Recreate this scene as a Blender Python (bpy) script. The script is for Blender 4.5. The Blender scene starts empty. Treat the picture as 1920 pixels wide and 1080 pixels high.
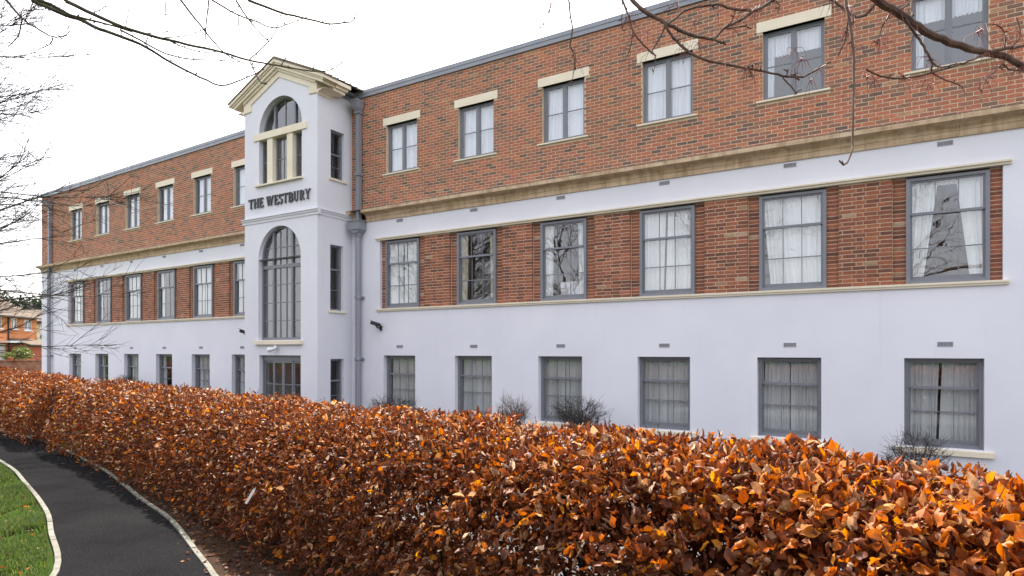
import bpy, math, random
import numpy as np
from mathutils import Matrix, Vector

# ------------------------------------------------------------------ camera, sky, sun, exposure
scene = bpy.context.scene
COL = scene.collection
EYE = 1.95
YAW = 0.5507
cam_d = bpy.data.cameras.new('camera')
cam_d.sensor_width = 36.0
cam_d.lens = 1190.0 / 1920.0 * 36.0
cam_d.shift_y = 117.5 / 1920.0
cam_d.clip_start = 0.05
cam_d.clip_end = 3000.0
cam = bpy.data.objects.new('camera', cam_d)
cam.location = (0, 0, EYE)
cam.rotation_euler = (math.radians(90), 0, YAW)
COL.objects.link(cam)
scene.camera = cam

SUN_ELEV = math.radians(46)
SUN_AZ = math.radians(138)            # direction to the sun, counter-clockwise from +X
sun_dir = Vector((math.cos(SUN_AZ) * math.cos(SUN_ELEV), math.sin(SUN_AZ) * math.cos(SUN_ELEV), math.sin(SUN_ELEV)))
world = bpy.data.worlds.new('World')
scene.world = world
world.use_nodes = True
wn = world.node_tree
wn.nodes.clear()
w_out = wn.nodes.new('ShaderNodeOutputWorld')
w_bg = wn.nodes.new('ShaderNodeBackground')
w_bg.inputs['Strength'].default_value = 0.11
w_sky = wn.nodes.new('ShaderNodeTexSky')
w_sky.sky_type = 'NISHITA'
w_sky.sun_disc = False
w_sky.sun_elevation = SUN_ELEV
w_sky.sun_rotation = math.radians(90) - SUN_AZ
w_sky.air_density = 1.0
w_sky.dust_density = 4.0
w_mix = wn.nodes.new('ShaderNodeMix')        # thin even cloud veil over the clear sky
w_mix.data_type = 'RGBA'
w_mix.inputs[0].default_value = 0.7
w_mix.inputs[7].default_value = (6.7, 6.7, 7.1, 1)
wn.links.new(w_sky.outputs[0], w_mix.inputs[6])
wn.links.new(w_mix.outputs[2], w_bg.inputs['Color'])
wn.links.new(w_bg.outputs[0], w_out.inputs['Surface'])

sun_l = bpy.data.lights.new('sun', 'SUN')
sun_l.energy = 4.6
sun_l.angle = math.radians(1.2)
sun_l.color = (1.0, 0.94, 0.85)
sun = bpy.data.objects.new('sun', sun_l)
sun.rotation_euler = sun_dir.to_track_quat('Z', 'Y').to_euler()
sun.location = (-20, 10, 30)
COL.objects.link(sun)

scene.view_settings.view_transform = 'Standard'
scene.view_settings.look = 'None'
scene.view_settings.gamma = 1.0
scene.view_settings.use_curve_mapping = False
scene.view_settings.exposure = 1.6

rng = np.random.default_rng(7)
random.seed(7)
S_, C_ = math.sin(-YAW), math.cos(-YAW)
def cw(lat, dep, z=0.0):
    """camera-relative ground coordinates (to the right, ahead) -> world"""
    return (lat * C_ + dep * S_, dep * C_ - lat * S_, z)

# ------------------------------------------------------------------ mesh builder
class MB:
    def __init__(self, xf=None):
        self.v = []; self.f = []; self.xf = xf; self.tone = []; self.smooth = False
    def add(self, vs, fs, tone=None):
        n = len(self.v)
        self.v.extend([tuple(p) for p in vs])
        self.f.extend([tuple(i + n for i in f) for f in fs])
        if tone is not None: self.tone.extend([tone] * len(fs))
        return self
    def box(self, x0, x1, y0, y1, z0, z1, tone=None, back=True):
        vs = [(x0,y0,z0),(x1,y0,z0),(x1,y1,z0),(x0,y1,z0),(x0,y0,z1),(x1,y0,z1),(x1,y1,z1),(x0,y1,z1)]
        fs = [(0,3,2,1),(4,5,6,7),(0,1,5,4),(1,2,6,5),(3,0,4,7)]
        if back: fs.append((2,3,7,6))
        return self.add(vs, fs, tone)
    def prism(self, poly, y0, y1, tone=None):
        """poly: (x,z) outline, anticlockwise seen from -y; extruded from y0 (front) to y1"""
        n = len(poly)
        vs = [(x, y0, z) for x, z in poly] + [(x, y1, z) for x, z in poly]
        fs = [tuple(range(n)), tuple(range(2*n-1, n-1, -1))]
        fs += [(i, i+n, (i+1) % n + n, (i+1) % n) for i in range(n)]
        return self.add(vs, fs, tone)
    def prism_x(self, poly, x0, x1, tone=None):
        """poly: (y,z) outline extruded along x"""
        n = len(poly)
        vs = [(x0, y, z) for y, z in poly] + [(x1, y, z) for y, z in poly]
        fs = [tuple(range(n)), tuple(range(2*n-1, n-1, -1))]
        fs += [(i, i+n, (i+1) % n + n, (i+1) % n) for i in range(n)]
        return self.add(vs, fs, tone)
    def tube(self, pts, rad, n=6, tone=None, cap=True):
        pts = [Vector(p) for p in pts]
        m = len(pts)
        if not hasattr(rad, '__len__'): rad = [rad] * m
        vs = []; prev = None
        for i, p in enumerate(pts):
            t = (pts[min(i+1, m-1)] - pts[max(i-1, 0)])
            t = t.normalized() if t.length > 1e-9 else Vector((0, 0, 1))
            if prev is None:
                a = t.orthogonal().normalized()
            else:
                a = prev - t * prev.dot(t)
                a = a.normalized() if a.length > 1e-6 else t.orthogonal().normalized()
            prev = a; b = t.cross(a)
            for k in range(n):
                an = 2 * math.pi * k / n
                vs.append(p + (a * math.cos(an) + b * math.sin(an)) * rad[i])
        fs = []
        for i in range(m-1):
            for k in range(n):
                k2 = (k+1) % n
                fs.append((i*n+k, i*n+k2, (i+1)*n+k2, (i+1)*n+k))
        if cap:
            fs.append(tuple(range(n-1, -1, -1))); fs.append(tuple((m-1)*n + k for k in range(n)))
        return self.add(vs, fs, tone)
    def sphere(self, c, rx, ry, rz, nu=10, nv=6, tone=None):
        vs = []; fs = []
        for j in range(nv+1):
            ph = math.pi * j / nv
            for i in range(nu):
                a = 2*math.pi*i/nu
                vs.append((c[0]+rx*math.sin(ph)*math.cos(a), c[1]+ry*math.sin(ph)*math.sin(a), c[2]+rz*math.cos(ph)))
        for j in range(nv):
            for i in range(nu):
                fs.append((j*nu+i, (j+1)*nu+i, (j+1)*nu+(i+1) % nu, j*nu+(i+1) % nu))
        return self.add(vs, fs, tone)
    def mesh(self, name, mat):
        vs = self.v
        if self.xf: vs = [self.xf(*p) for p in vs]
        me = bpy.data.meshes.new(name)
        me.from_pydata(vs, [], self.f)
        if self.tone and len(self.tone) == len(self.f):
            at = me.attributes.new('tone', 'FLOAT', 'FACE')
            at.data.foreach_set('value', np.array(self.tone, dtype=np.float32))
        if self.smooth: me.polygons.foreach_set('use_smooth', np.ones(len(self.f), dtype=bool))
        if mat: me.materials.append(mat)
        me.update()
        return me
    def build(self, name, mat, parent=None, kind=None):
        o = link(name, self.mesh(name, mat), parent)
        if kind: o['kind'] = kind
        return o

def link(name, me, parent=None, loc=None, rz=0.0):
    o = bpy.data.objects.new(name, me)
    COL.objects.link(o)
    if loc is not None: o.location = loc
    if rz: o.rotation_euler = (0, 0, rz)
    if parent is not None:
        o.parent = parent
        if parent.parent is None and not parent.get('local_children'):
            o.matrix_parent_inverse = Matrix.Translation(-Vector(parent.location))
    return o
def thing(name, label, cat, loc, group=None):
    o = bpy.data.objects.new(name, None)
    COL.objects.link(o)
    o.location = loc
    return tag(o, label, cat, group)
def tag(o, label, cat, group=None):
    o['label'] = label; o['category'] = cat
    if group: o['group'] = group
    return o
def struct(o):
    o['kind'] = 'structure'; return o
def np_mesh(name, verts, faces, mat, attrs=None, smooth=False):
    """verts (N,3); faces (M,k) of one size"""
    me = bpy.data.meshes.new(name)
    M, k = faces.shape
    me.vertices.add(len(verts)); me.vertices.foreach_set('co', np.ascontiguousarray(verts, dtype=np.float32).ravel())
    me.loops.add(M*k); me.loops.foreach_set('vertex_index', np.ascontiguousarray(faces, dtype=np.int32).ravel())
    me.polygons.add(M)
    me.polygons.foreach_set('loop_start', np.arange(0, M*k, k, dtype=np.int32))
    me.polygons.foreach_set('loop_total', np.full(M, k, dtype=np.int32))
    if smooth: me.polygons.foreach_set('use_smooth', np.ones(M, dtype=bool))
    for an, arr in (attrs or {}).items():
        if arr.ndim == 2:
            a = me.attributes.new(an, 'FLOAT_COLOR', 'POINT')
            a.data.foreach_set('color', np.concatenate([arr, np.ones((len(arr), 1))], 1).astype(np.float32).ravel())
        else:
            a = me.attributes.new(an, 'FLOAT', 'POINT')
            a.data.foreach_set('value', arr.astype(np.float32))
    if mat: me.materials.append(mat)
    me.update(calc_edges=True)
    return me

# ------------------------------------------------------------------ materials
def new_mat(name):
    m = bpy.data.materials.new(name); m.use_nodes = True
    nt = m.node_tree
    return m, nt, nt.nodes['Principled BSDF']
def N(nt, typ, **kw):
    n = nt.nodes.new(typ)
    for k, v in kw.items():
        if k.startswith('i_'):
            key = k[2:]
            key = int(key) if key.isdigit() else key.replace('_', ' ')
            n.inputs[key].default_value = v
        else: setattr(n, k, v)
    return n
def ramp(nt, stops, interp='LINEAR'):
    r = nt.nodes.new('ShaderNodeValToRGB')
    cr = r.color_ramp; cr.interpolation = interp
    while len(cr.elements) < len(stops): cr.elements.new(0.5)
    for e, (p, c) in zip(cr.elements, stops):
        e.position = p; e.color = (*c, 1) if len(c) == 3 else c
    return r
def coords(nt, scale=(1, 1, 1)):
    g = nt.nodes.new('ShaderNodeNewGeometry')
    mp = nt.nodes.new('ShaderNodeMapping'); mp.inputs['Scale'].default_value = scale
    nt.links.new(g.outputs['Position'], mp.inputs['Vector'])
    return mp.outputs[0]
def noise(nt, vec, scale, detail=4, rough=0.55):
    n = N(nt, 'ShaderNodeTexNoise', i_Scale=scale, i_Detail=detail, i_Roughness=rough)
    nt.links.new(vec, n.inputs['Vector'])
    return n.outputs['Fac']
def bump(nt, bsdf, height, strength, dist=0.01):
    b = N(nt, 'ShaderNodeBump', i_Strength=strength, i_Distance=dist)
    nt.links.new(height, b.inputs['Height']); nt.links.new(b.outputs[0], bsdf.inputs['Normal'])
def simple(name, stops, scale=3.0, rough=0.6, stretch=(1, 1, 1), bump_s=0.0, bump_scale=60, detail=5, spec=0.5, metallic=0.0):
    m, nt, b = new_mat(name)
    v = coords(nt, stretch)
    r = ramp(nt, stops)
    nt.links.new(noise(nt, v, scale, detail), r.inputs[0])
    nt.links.new(r.outputs[0], b.inputs['Base Color'])
    b.inputs['Roughness'].default_value = rough
    b.inputs['Specular IOR Level'].default_value = spec
    b.inputs['Metallic'].default_value = metallic
    if bump_s: bump(nt, b, noise(nt, coords(nt), bump_scale, 3), bump_s)
    return m

MAT = {}
# painted render: faint blotches, rain streaks that run down, fine grain
m, nt, b = new_mat('white_render')
r = ramp(nt, [(0.25, (0.68, 0.672, 0.72)), (0.6, (0.735, 0.728, 0.77)), (0.85, (0.76, 0.752, 0.785))])
nt.links.new(noise(nt, coords(nt), 0.7, 6), r.inputs[0])
st = ramp(nt, [(0.0, (1, 1, 1)), (0.62, (1, 1, 1)), (0.85, (0.9, 0.89, 0.87))])
nt.links.new(noise(nt, coords(nt, (5, 5, 0.35)), 1.4, 5), st.inputs[0])
mx = N(nt, 'ShaderNodeMix', data_type='RGBA', blend_type='MULTIPLY'); mx.inputs[0].default_value = 0.8
nt.links.new(r.outputs[0], mx.inputs[6]); nt.links.new(st.outputs[0], mx.inputs[7])
nt.links.new(mx.outputs[2], b.inputs['Base Color'])
b.inputs['Roughness'].default_value = 0.85; b.inputs['Specular IOR Level'].default_value = 0.25
bump(nt, b, noise(nt, coords(nt), 45, 4), 0.12, 0.006)
MAT['render'] = m
# brick: a tone per brick, grain inside the brick
def brick_mat(name, stops):
    m, nt, b = new_mat(name)
    at = N(nt, 'ShaderNodeAttribute', attribute_name='tone')
    r = ramp(nt, stops)
    nt.links.new(at.outputs['Fac'], r.inputs[0])
    gr = ramp(nt, [(0.25, (0.66, 0.64, 0.62)), (0.55, (1, 1, 1)), (0.8, (1.25, 1.2, 1.15))])
    nt.links.new(noise(nt, coords(nt), 22, 5, 0.65), gr.inputs[0])
    mx = N(nt, 'ShaderNodeMix', data_type='RGBA', blend_type='MULTIPLY'); mx.inputs[0].default_value = 1
    nt.links.new(r.outputs[0], mx.inputs[6]); nt.links.new(gr.outputs[0], mx.inputs[7])
    lg = ramp(nt, [(0.35, (1, 1, 1)), (0.7, (0.86, 0.9, 0.86))])
    nt.links.new(noise(nt, coords(nt), 0.55, 4), lg.inputs[0])
    mx2 = N(nt, 'ShaderNodeMix', data_type='RGBA', blend_type='MULTIPLY'); mx2.inputs[0].default_value = 1
    nt.links.new(mx.outputs[2], mx2.inputs[6]); nt.links.new(lg.outputs[0], mx2.inputs[7])
    nt.links.new(mx2.outputs[2], b.inputs['Base Color'])
    b.inputs['Roughness'].default_value = 0.85; b.inputs['Specular IOR Level'].default_value = 0.3
    bump(nt, b, noise(nt, coords(nt), 120, 4), 0.35, 0.004)
    return m
MAT['brick'] = brick_mat('red_multi_brick', [(0.0, (0.15, 0.098, 0.082)), (0.10, (0.20, 0.118, 0.088)), (0.2, (0.28, 0.145, 0.095)),
    (0.38, (0.365, 0.148, 0.09)), (0.62, (0.43, 0.150, 0.087)), (0.86, (0.49, 0.175, 0.097)), (0.95, (0.54, 0.19, 0.08)), (1.0, (0.40, 0.26, 0.155))])
MAT['old_brick'] = brick_mat('old_red_brick', [(0.0, (0.16, 0.068, 0.050)), (0.25, (0.235, 0.086, 0.056)), (0.6, (0.325, 0.108, 0.062)),
    (0.9, (0.40, 0.135, 0.072)), (0.96, (0.34, 0.20, 0.12)), (1.0, (0.46, 0.33, 0.22))])
MAT['mortar'] = simple('buff_mortar', [(0.3, (0.55, 0.43, 0.30)), (0.7, (0.68, 0.55, 0.40))], 5, 0.95, bump_s=0.4, bump_scale=150, spec=0.1)
MAT['old_mortar'] = simple('old_buff_mortar', [(0.3, (0.48, 0.34, 0.23)), (0.7, (0.60, 0.45, 0.32))], 5, 0.95, bump_s=0.4, bump_scale=150, spec=0.1)
MAT['stone'] = simple('cream_cast_stone', [(0.25, (0.73, 0.64, 0.485)), (0.55, (0.79, 0.70, 0.545)), (0.8, (0.82, 0.74, 0.59))], 2.2, 0.85, bump_s=0.15, bump_scale=90, spec=0.25)
# weathered cornice: lichen and soot that follow the length and run down
m, nt, b = new_mat('weathered_cornice_stone')
r = ramp(nt, [(0.25, (0.40, 0.265, 0.165)), (0.5, (0.58, 0.425, 0.275)), (0.75, (0.68, 0.525, 0.36))])
nt.links.new(noise(nt, coords(nt, (0.5, 2, 5)), 2.4, 7, 0.65), r.inputs[0])
st = ramp(nt, [(0.45, (1, 1, 1)), (0.70, (0.56, 0.50, 0.42))])
nt.links.new(noise(nt, coords(nt, (3.2, 3, 0.3)), 1.7, 5, 0.7), st.inputs[0])
mx = N(nt, 'ShaderNodeMix', data_type='RGBA', blend_type='MULTIPLY'); mx.inputs[0].default_value = 0.9
nt.links.new(r.outputs[0], mx.inputs[6]); nt.links.new(st.outputs[0], mx.inputs[7])
nt.links.new(mx.outputs[2], b.inputs['Base Color']); b.inputs['Roughness'].default_value = 0.9
bump(nt, b, noise(nt, coords(nt), 40, 5), 0.3, 0.01)
MAT['cornice'] = m
MAT['frame'] = simple('grey_window_paint', [(0.3, (0.17, 0.174, 0.194)), (0.7, (0.197, 0.201, 0.221))], 6, 0.42, spec=0.5)
MAT['metal'] = simple('grey_painted_metal', [(0.3, (0.22, 0.23, 0.26)), (0.7, (0.265, 0.275, 0.305))], 3, 0.38, stretch=(1, 1, .3), spec=0.5)
MAT['lead'] = simple('lead_flashing', [(0.3, (0.26, 0.26, 0.28)), (0.7, (0.40, 0.40, 0.42))], 4, 0.55)
MAT['dark'] = simple('dark_grey_lettering', [(0.3, (0.035, 0.035, 0.04)), (0.7, (0.055, 0.055, 0.06))], 6, 0.4)
MAT['black'] = simple('black_plastic', [(0.3, (0.012, 0.012, 0.013)), (0.7, (0.02, 0.02, 0.022))], 6, 0.35)
MAT['white'] = simple('white_plastic', [(0.3, (0.72, 0.72, 0.72)), (0.7, (0.8, 0.8, 0.8))], 6, 0.35)
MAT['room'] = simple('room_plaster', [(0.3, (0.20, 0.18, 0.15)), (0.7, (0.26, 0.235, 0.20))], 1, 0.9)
MAT['vent'] = simple('vent_grey', [(0.3, (0.10, 0.10, 0.11)), (0.7, (0.14, 0.14, 0.15))], 9, 0.6)
MAT['vent_face'] = simple('vent_light_grey', [(0.3, (0.30, 0.30, 0.32)), (0.7, (0.38, 0.38, 0.40))], 9, 0.6)
MAT['roof_tile'] = simple('brown_roof_tile', [(0.3, (0.13, 0.095, 0.07)), (0.7, (0.22, 0.165, 0.125))], 1.3, 0.9, bump_s=0.3, spec=0.15)
# glass: clear pane with real mirror reflection by Fresnel
m = bpy.data.materials.new('window_glass'); m.use_nodes = True; nt = m.node_tree; nt.nodes.clear()
out = nt.nodes.new('ShaderNodeOutputMaterial'); tr = N(nt, 'ShaderNodeBsdfTransparent'); tr.inputs[0].default_value = (0.93, 0.95, 0.96, 1)
gl = N(nt, 'ShaderNodeBsdfGlossy'); gl.inputs['Roughness'].default_value = 0.0
lwt = N(nt, 'ShaderNodeLayerWeight', i_Blend=0.5)
pw = N(nt, 'ShaderNodeMath', operation='POWER'); pw.inputs[1].default_value = 4.0
fr = N(nt, 'ShaderNodeMath', operation='MULTIPLY_ADD'); fr.inputs[1].default_value = 0.82; fr.inputs[2].default_value = 0.18
nt.links.new(lwt.outputs['Facing'], pw.inputs[0]); nt.links.new(pw.outputs[0], fr.inputs[0])
wv = N(nt, 'ShaderNodeBump', i_Strength=0.06, i_Distance=0.02)
nt.links.new(noise(nt, coords(nt), 2.2, 2), wv.inputs['Height']); nt.links.new(wv.outputs[0], gl.inputs['Normal'])
ms = nt.nodes.new('ShaderNodeMixShader')
nt.links.new(fr.outputs[0], ms.inputs[0]); nt.links.new(tr.outputs[0], ms.inputs[1]); nt.links.new(gl.outputs[0], ms.inputs[2])
nt.links.new(ms.outputs[0], out.inputs['Surface'])
MAT['glass'] = m
def cloth(name, col, trans=0.06):
    m, nt, b = new_mat(name)
    r = ramp(nt, [(0.3, tuple(c*0.9 for c in col)), (0.7, col)])
    nt.links.new(noise(nt, coords(nt, (8, 8, 0.6)), 3, 4), r.inputs[0])
    nt.links.new(r.outputs[0], b.inputs['Base Color']); b.inputs['Roughness'].default_value = 0.9
    t = N(nt, 'ShaderNodeBsdfTranslucent'); nt.links.new(r.outputs[0], t.inputs[0])
    ms = nt.nodes.new('ShaderNodeMixShader'); ms.inputs[0].default_value = trans
    nt.links.new(b.outputs[0], ms.inputs[1]); nt.links.new(t.outputs[0], ms.inputs[2])
    nt.links.new(ms.outputs[0], nt.nodes['Material Output'].inputs['Surface'])
    return m
MAT['net'] = cloth('white_net_curtain', (0.86, 0.88, 0.93))
MAT['cream_cloth'] = cloth('cream_curtain', (0.86, 0.86, 0.84))
MAT['grey_cloth'] = cloth('grey_white_sheer', (0.66, 0.67, 0.66))
MAT['pattern_cloth'] = cloth('floral_curtain', (0.55, 0.47, 0.33))
MAT['grass_ground'] = simple('lawn_ground', [(0.3, (0.022, 0.040, 0.009)), (0.55, (0.032, 0.052, 0.012)), (0.75, (0.045, 0.035, 0.02))], 6.5, 1.0, bump_s=0.5, bump_scale=30, spec=0.0)
MAT['asphalt'] = None
m, nt, b = new_mat('dark_asphalt')
r = ramp(nt, [(0.2, (0.008, 0.008, 0.009)), (0.5, (0.014, 0.014, 0.015)), (0.66, (0.024, 0.024, 0.025)), (0.76, (0.06, 0.06, 0.06))])
nt.links.new(noise(nt, coords(nt), 95, 3, 0.7), r.inputs[0])
lg = ramp(nt, [(0.3, (0.8, 0.8, 0.82)), (0.7, (1.25, 1.22, 1.18))])
nt.links.new(noise(nt, coords(nt), 1.1, 6), lg.inputs[0])
mx = N(nt, 'ShaderNodeMix', data_type='RGBA', blend_type='MULTIPLY'); mx.inputs[0].default_value = 1
nt.links.new(r.outputs[0], mx.inputs[6]); nt.links.new(lg.outputs[0], mx.inputs[7]); nt.links.new(mx.outputs[2], b.inputs['Base Color'])
b.inputs['Roughness'].default_value = 1.0; b.inputs['Specular IOR Level'].default_value = 0.0; bump(nt, b, noise(nt, coords(nt), 130, 3), 0.7, 0.008)
MAT['asphalt'] = m
MAT['kerb'] = simple('concrete_edging', [(0.25, (0.09, 0.088, 0.068)), (0.5, (0.15, 0.145, 0.115)), (0.75, (0.20, 0.195, 0.165))], 9, 0.95, bump_s=0.4, bump_scale=70)
MAT['soil'] = simple('dark_soil', [(0.3, (0.022, 0.014, 0.010)), (0.6, (0.045, 0.026, 0.017)), (0.8, (0.09, 0.045, 0.025))], 14, 1.0, bump_s=1.0, bump_scale=35, spec=0.05)
MAT['gravel'] = simple('grey_yard_surface', [(0.3, (0.06, 0.06, 0.062)), (0.7, (0.10, 0.10, 0.10))], 3, 0.95, bump_s=0.3)
def bark(name, stops, scale=14):
    return simple(name, stops, scale, 0.85, stretch=(1, 1, 0.4), bump_s=0.5, bump_scale=80, spec=0.25)
MAT['bark_green'] = bark('mossy_bark', [(0.3, (0.045, 0.038, 0.026)), (0.55, (0.085, 0.075, 0.05)), (0.75, (0.13, 0.135, 0.055))])
MAT['bark_brown'] = bark('red_brown_bark', [(0.3, (0.055, 0.032, 0.026)), (0.6, (0.12, 0.075, 0.055)), (0.8, (0.20, 0.145, 0.105))])
MAT['twig_red'] = simple('red_stalks', [(0.3, (0.14, 0.030, 0.022)), (0.7, (0.26, 0.065, 0.04))], 9, 0.6)
MAT['twig_dark'] = simple('dark_twigs', [(0.3, (0.022, 0.017, 0.014)), (0.7, (0.06, 0.045, 0.035))], 9, 0.8)
MAT['twig_tan'] = simple('tan_twigs', [(0.3, (0.09, 0.055, 0.04)), (0.7, (0.19, 0.125, 0.09))], 9, 0.8)
# dry beech leaf
m = bpy.data.materials.new('dry_beech_leaf'); m.use_nodes = True; nt = m.node_tree; b = nt.nodes['Principled BSDF']
at = N(nt, 'ShaderNodeAttribute', attribute_name='leaf_col')
gr = ramp(nt, [(0.3, (0.72, 0.68, 0.64)), (0.6, (1, 1, 1)), (0.8, (1.15, 1.12, 1.1))])
nt.links.new(noise(nt, coords(nt), 90, 4), gr.inputs[0])
mx = N(nt, 'ShaderNodeMix', data_type='RGBA', blend_type='MULTIPLY'); mx.inputs[0].default_value = 1
nt.links.new(at.outputs['Color'], mx.inputs[6]); nt.links.new(gr.outputs[0], mx.inputs[7])
nt.links.new(mx.outputs[2], b.inputs['Base Color'])
b.inputs['Roughness'].default_value = 0.55; b.inputs['Specular IOR Level'].default_value = 0.25
tl = N(nt, 'ShaderNodeBsdfTranslucent')
hs = N(nt, 'ShaderNodeHueSaturation', i_Saturation=1.1, i_Value=1.25)
nt.links.new(mx.outputs[2], hs.inputs['Color']); nt.links.new(hs.outputs[0], tl.inputs[0])
ms = nt.nodes.new('ShaderNodeMixShader'); ms.inputs[0].default_value = 0.38
nt.links.new(b.outputs[0], ms.inputs[1]); nt.links.new(tl.outputs[0], ms.inputs[2])
nt.links.new(ms.outputs[0], nt.nodes['Material Output'].inputs['Surface'])
MAT['leaf'] = m
def blade_mat(name, attr, trans=0.35):
    m = bpy.data.materials.new(name); m.use_nodes = True; nt = m.node_tree; b = nt.nodes['Principled BSDF']
    at = N(nt, 'ShaderNodeAttribute', attribute_name=attr)
    nt.links.new(at.outputs['Color'], b.inputs['Base Color']); b.inputs['Roughness'].default_value = 0.55
    tl = N(nt, 'ShaderNodeBsdfTranslucent'); nt.links.new(at.outputs['Color'], tl.inputs[0])
    ms = nt.nodes.new('ShaderNodeMixShader'); ms.inputs[0].default_value = trans
    nt.links.new(b.outputs[0], ms.inputs[1]); nt.links.new(tl.outputs[0], ms.inputs[2])
    nt.links.new(ms.outputs[0], nt.nodes['Material Output'].inputs['Surface'])
    return m
MAT['grass'] = blade_mat('grass_blade', 'leaf_col')
MAT['needle'] = blade_mat('evergreen_leaf', 'leaf_col', 0.2)

# ------------------------------------------------------------------ the ground
BASE = -0.45                                     # ground level at the building
def ground_z(x, y):
    t = min(max((y - 7.0) / 4.0, 0.0), 1.0)
    return BASE * (t*t*(3-2*t)) if x > -42 else 0.0
xs = sorted(set(list(np.linspace(-60, 30, 46)) + [-900, -400, -200, -120, -90, -75, 45, 80, 150, 400, 900]))
ys = sorted(set(list(np.linspace(-12, 30, 43)) + [-900, -400, -200, -100, -50, -25, 40, 60, 100, 200, 400, 900]))
gb = MB()
for y in ys:
    for x in xs: gb.v.append((x, y, ground_z(x, y) - 0.006))
nx = len(xs)
for j in range(len(ys)-1):
    for i in range(nx-1): gb.f.append((j*nx+i, j*nx+i+1, (j+1)*nx+i+1, (j+1)*nx+i))
struct(gb.build('ground', MAT['grass_ground']))

def smooth_line(pts, n):
    """Catmull-Rom through the points, n samples"""
    P = [Vector(p) for p in pts]; P = [2*P[0]-P[1]] + P + [2*P[-1]-P[-2]]
    dense = []
    for i in range(1, len(P)-2):
        for k in range(16):
            t = k/16; a, b_, c, d = P[i-1:i+3]
            dense.append(0.5*((2*b_)+(c-a)*t+(2*a-5*b_+4*c-d)*t*t+(3*b_-a-3*c+d)*t**3))
    dense.append(P[-2])
    L = [0]
    for i in range(1, len(dense)): L.append(L[-1] + (dense[i]-dense[i-1]).length)
    out = []
    for q in np.linspace(0, L[-1], n):
        i = min(max(int(np.searchsorted(L, q)), 1), len(L)-1)
        t = (q-L[i-1])/max(L[i]-L[i-1], 1e-9)
        out.append(dense[i-1].lerp(dense[i], t))
    return out, L[-1]
kerb_right = [cw(*p) for p in [(-1.2,3.0),(-1.55,3.95),(-2.58,5.49),(-3.065,6.147),(-3.955,7.33),(-4.94,8.41),(-6.62,10.31),(-9.0,12.66)]]
kerb_far = [cw(*p) for p in [(-10.6,14.02),(-11.0,14.37),(-12.44,15.42),(-16.5,18.2),(-24,22)]]
kerb_left = [cw(*p) for p in [(-3.0,2.6),(-3.45,3.95),(-3.96,5.49),(-4.94,6.80),(-5.678,7.727),(-7.065,9.227),(-8.98,11.13),(-13.5,14.8),(-24,20.6)]]
pr, _ = smooth_line(kerb_right + kerb_far, 60)
pl, _ = smooth_line(kerb_left, 60)
pb_ = MB()
for a, c in zip(pl, pr): pb_.v += [(a.x, a.y, 0.004), (c.x, c.y, 0.004)]
for i in range(59): pb_.f.append((2*i, 2*i+2, 2*i+3, 2*i+1))
path = struct(pb_.build('path', MAT['asphalt']))
def edging(line, piece=0.9):
    pts, L = smooth_line(line, 200)
    k = max(int(L/piece), 1); per = 199//k
    for q in range(k):
        seg = pts[q*per:(q+1)*per+1]
        if q == k-1: seg = pts[q*per:]
        a0, a1 = seg[0], seg[-1]
        mb = MB(); h = 0.024 + random.uniform(-0.006, 0.006)
        g = (a1-a0).normalized()*0.004
        sg = [seg[0]+g] + seg[len(seg)//3:len(seg)//3+1] + seg[2*len(seg)//3:2*len(seg)//3+1] + [seg[-1]-g]
        for i, p in enumerate(sg):
            t = (sg[min(i+1, 3)]-sg[max(i-1, 0)]).normalized(); n = Vector((-t.y, t.x, 0))*0.028
            mb.v += [(p.x-n.x, p.y-n.y, -0.05), (p.x-n.x*0.85, p.y-n.y*0.85, h), (p.x+n.x*0.85, p.y+n.y*0.85, h), (p.x+n.x, p.y+n.y, -0.05)]
        for i in range(3):
            for j in range(3): mb.f.append((4*i+j, 4*i+j+1, 4*i+j+5, 4*i+j+4))
        mb.f += [(3, 2, 1, 0), (12, 13, 14, 15)]
        mb.build('edging_stone', MAT['kerb'], path)
edging(kerb_right); edging(kerb_far); edging(kerb_left)
# yard surface between hedge and building
near_crest = [(-8.55, 13.35), (-7.2, 12.15), (-5.6, 10.65), (-3.4, 8.5), (-1.4, 6.45), (0.2, 4.82), (1.4, 3.62), (2.05, 2.95), (2.6, 2.3), (3.6, 1.2), (5.2, -0.6), (8, -4)]
yb = MB(); yl, _ = smooth_line([cw(*p) for p in [(-27, 27.2), (-14, 19.3)] + near_crest], 40)
for p in yl:
    for k_ in range(13):
        y = p.y+0.5+(15.2-p.y-0.5)*k_/12; x_ = p.x+0.4
        yb.v.append((x_, y, ground_z(x_, y)+0.006))
for i in range(39):
    for k_ in range(12): yb.f.append((i*13+k_, i*13+k_+1, (i+1)*13+k_+1, (i+1)*13+k_))
struct(yb.build('yard_pavement', MAT['gravel']))

# ------------------------------------------------------------------ the care home
FR = (0, 13.46, 0.0)                             # right wing: x along, y inwards
PHI = 0.02995
def fr_right(x, y, z): return (x, 13.46 + y, z)
def fr_left(x, y, z):
    q = x + 12.114
    return (-12.114 + q*math.cos(PHI) + y*math.sin(PHI), 13.5214 - q*math.sin(PHI) + y*math.cos(PHI), z)
TY = 12.157; TX0, TX1 = -16.97, -13.79; TXC = 0.5*(TX0+TX1)
def fr_tower(x, y, z): return (x, TY + y, z)
def fr_side(x, y, z): return (TX1 - y, x, z)     # x is world Y
ROT = {fr_right: 0.0, fr_left: -PHI, fr_tower: 0.0, fr_side: math.pi/2}
home = thing('care_home_building', 'long three storey care home with white rendered walls, red brick and a gabled entrance tower', 'building', (TXC, 13.46, BASE))
XR0, PR = -12.560, 2.5177
XL0, PL_ = -32.446, 2.502
Z_PB, Z_PT = 9.381, 9.492
Z_CT, Z_CB = 6.008, 5.666
Z_BT, Z_BB = 5.161, 3.063
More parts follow.
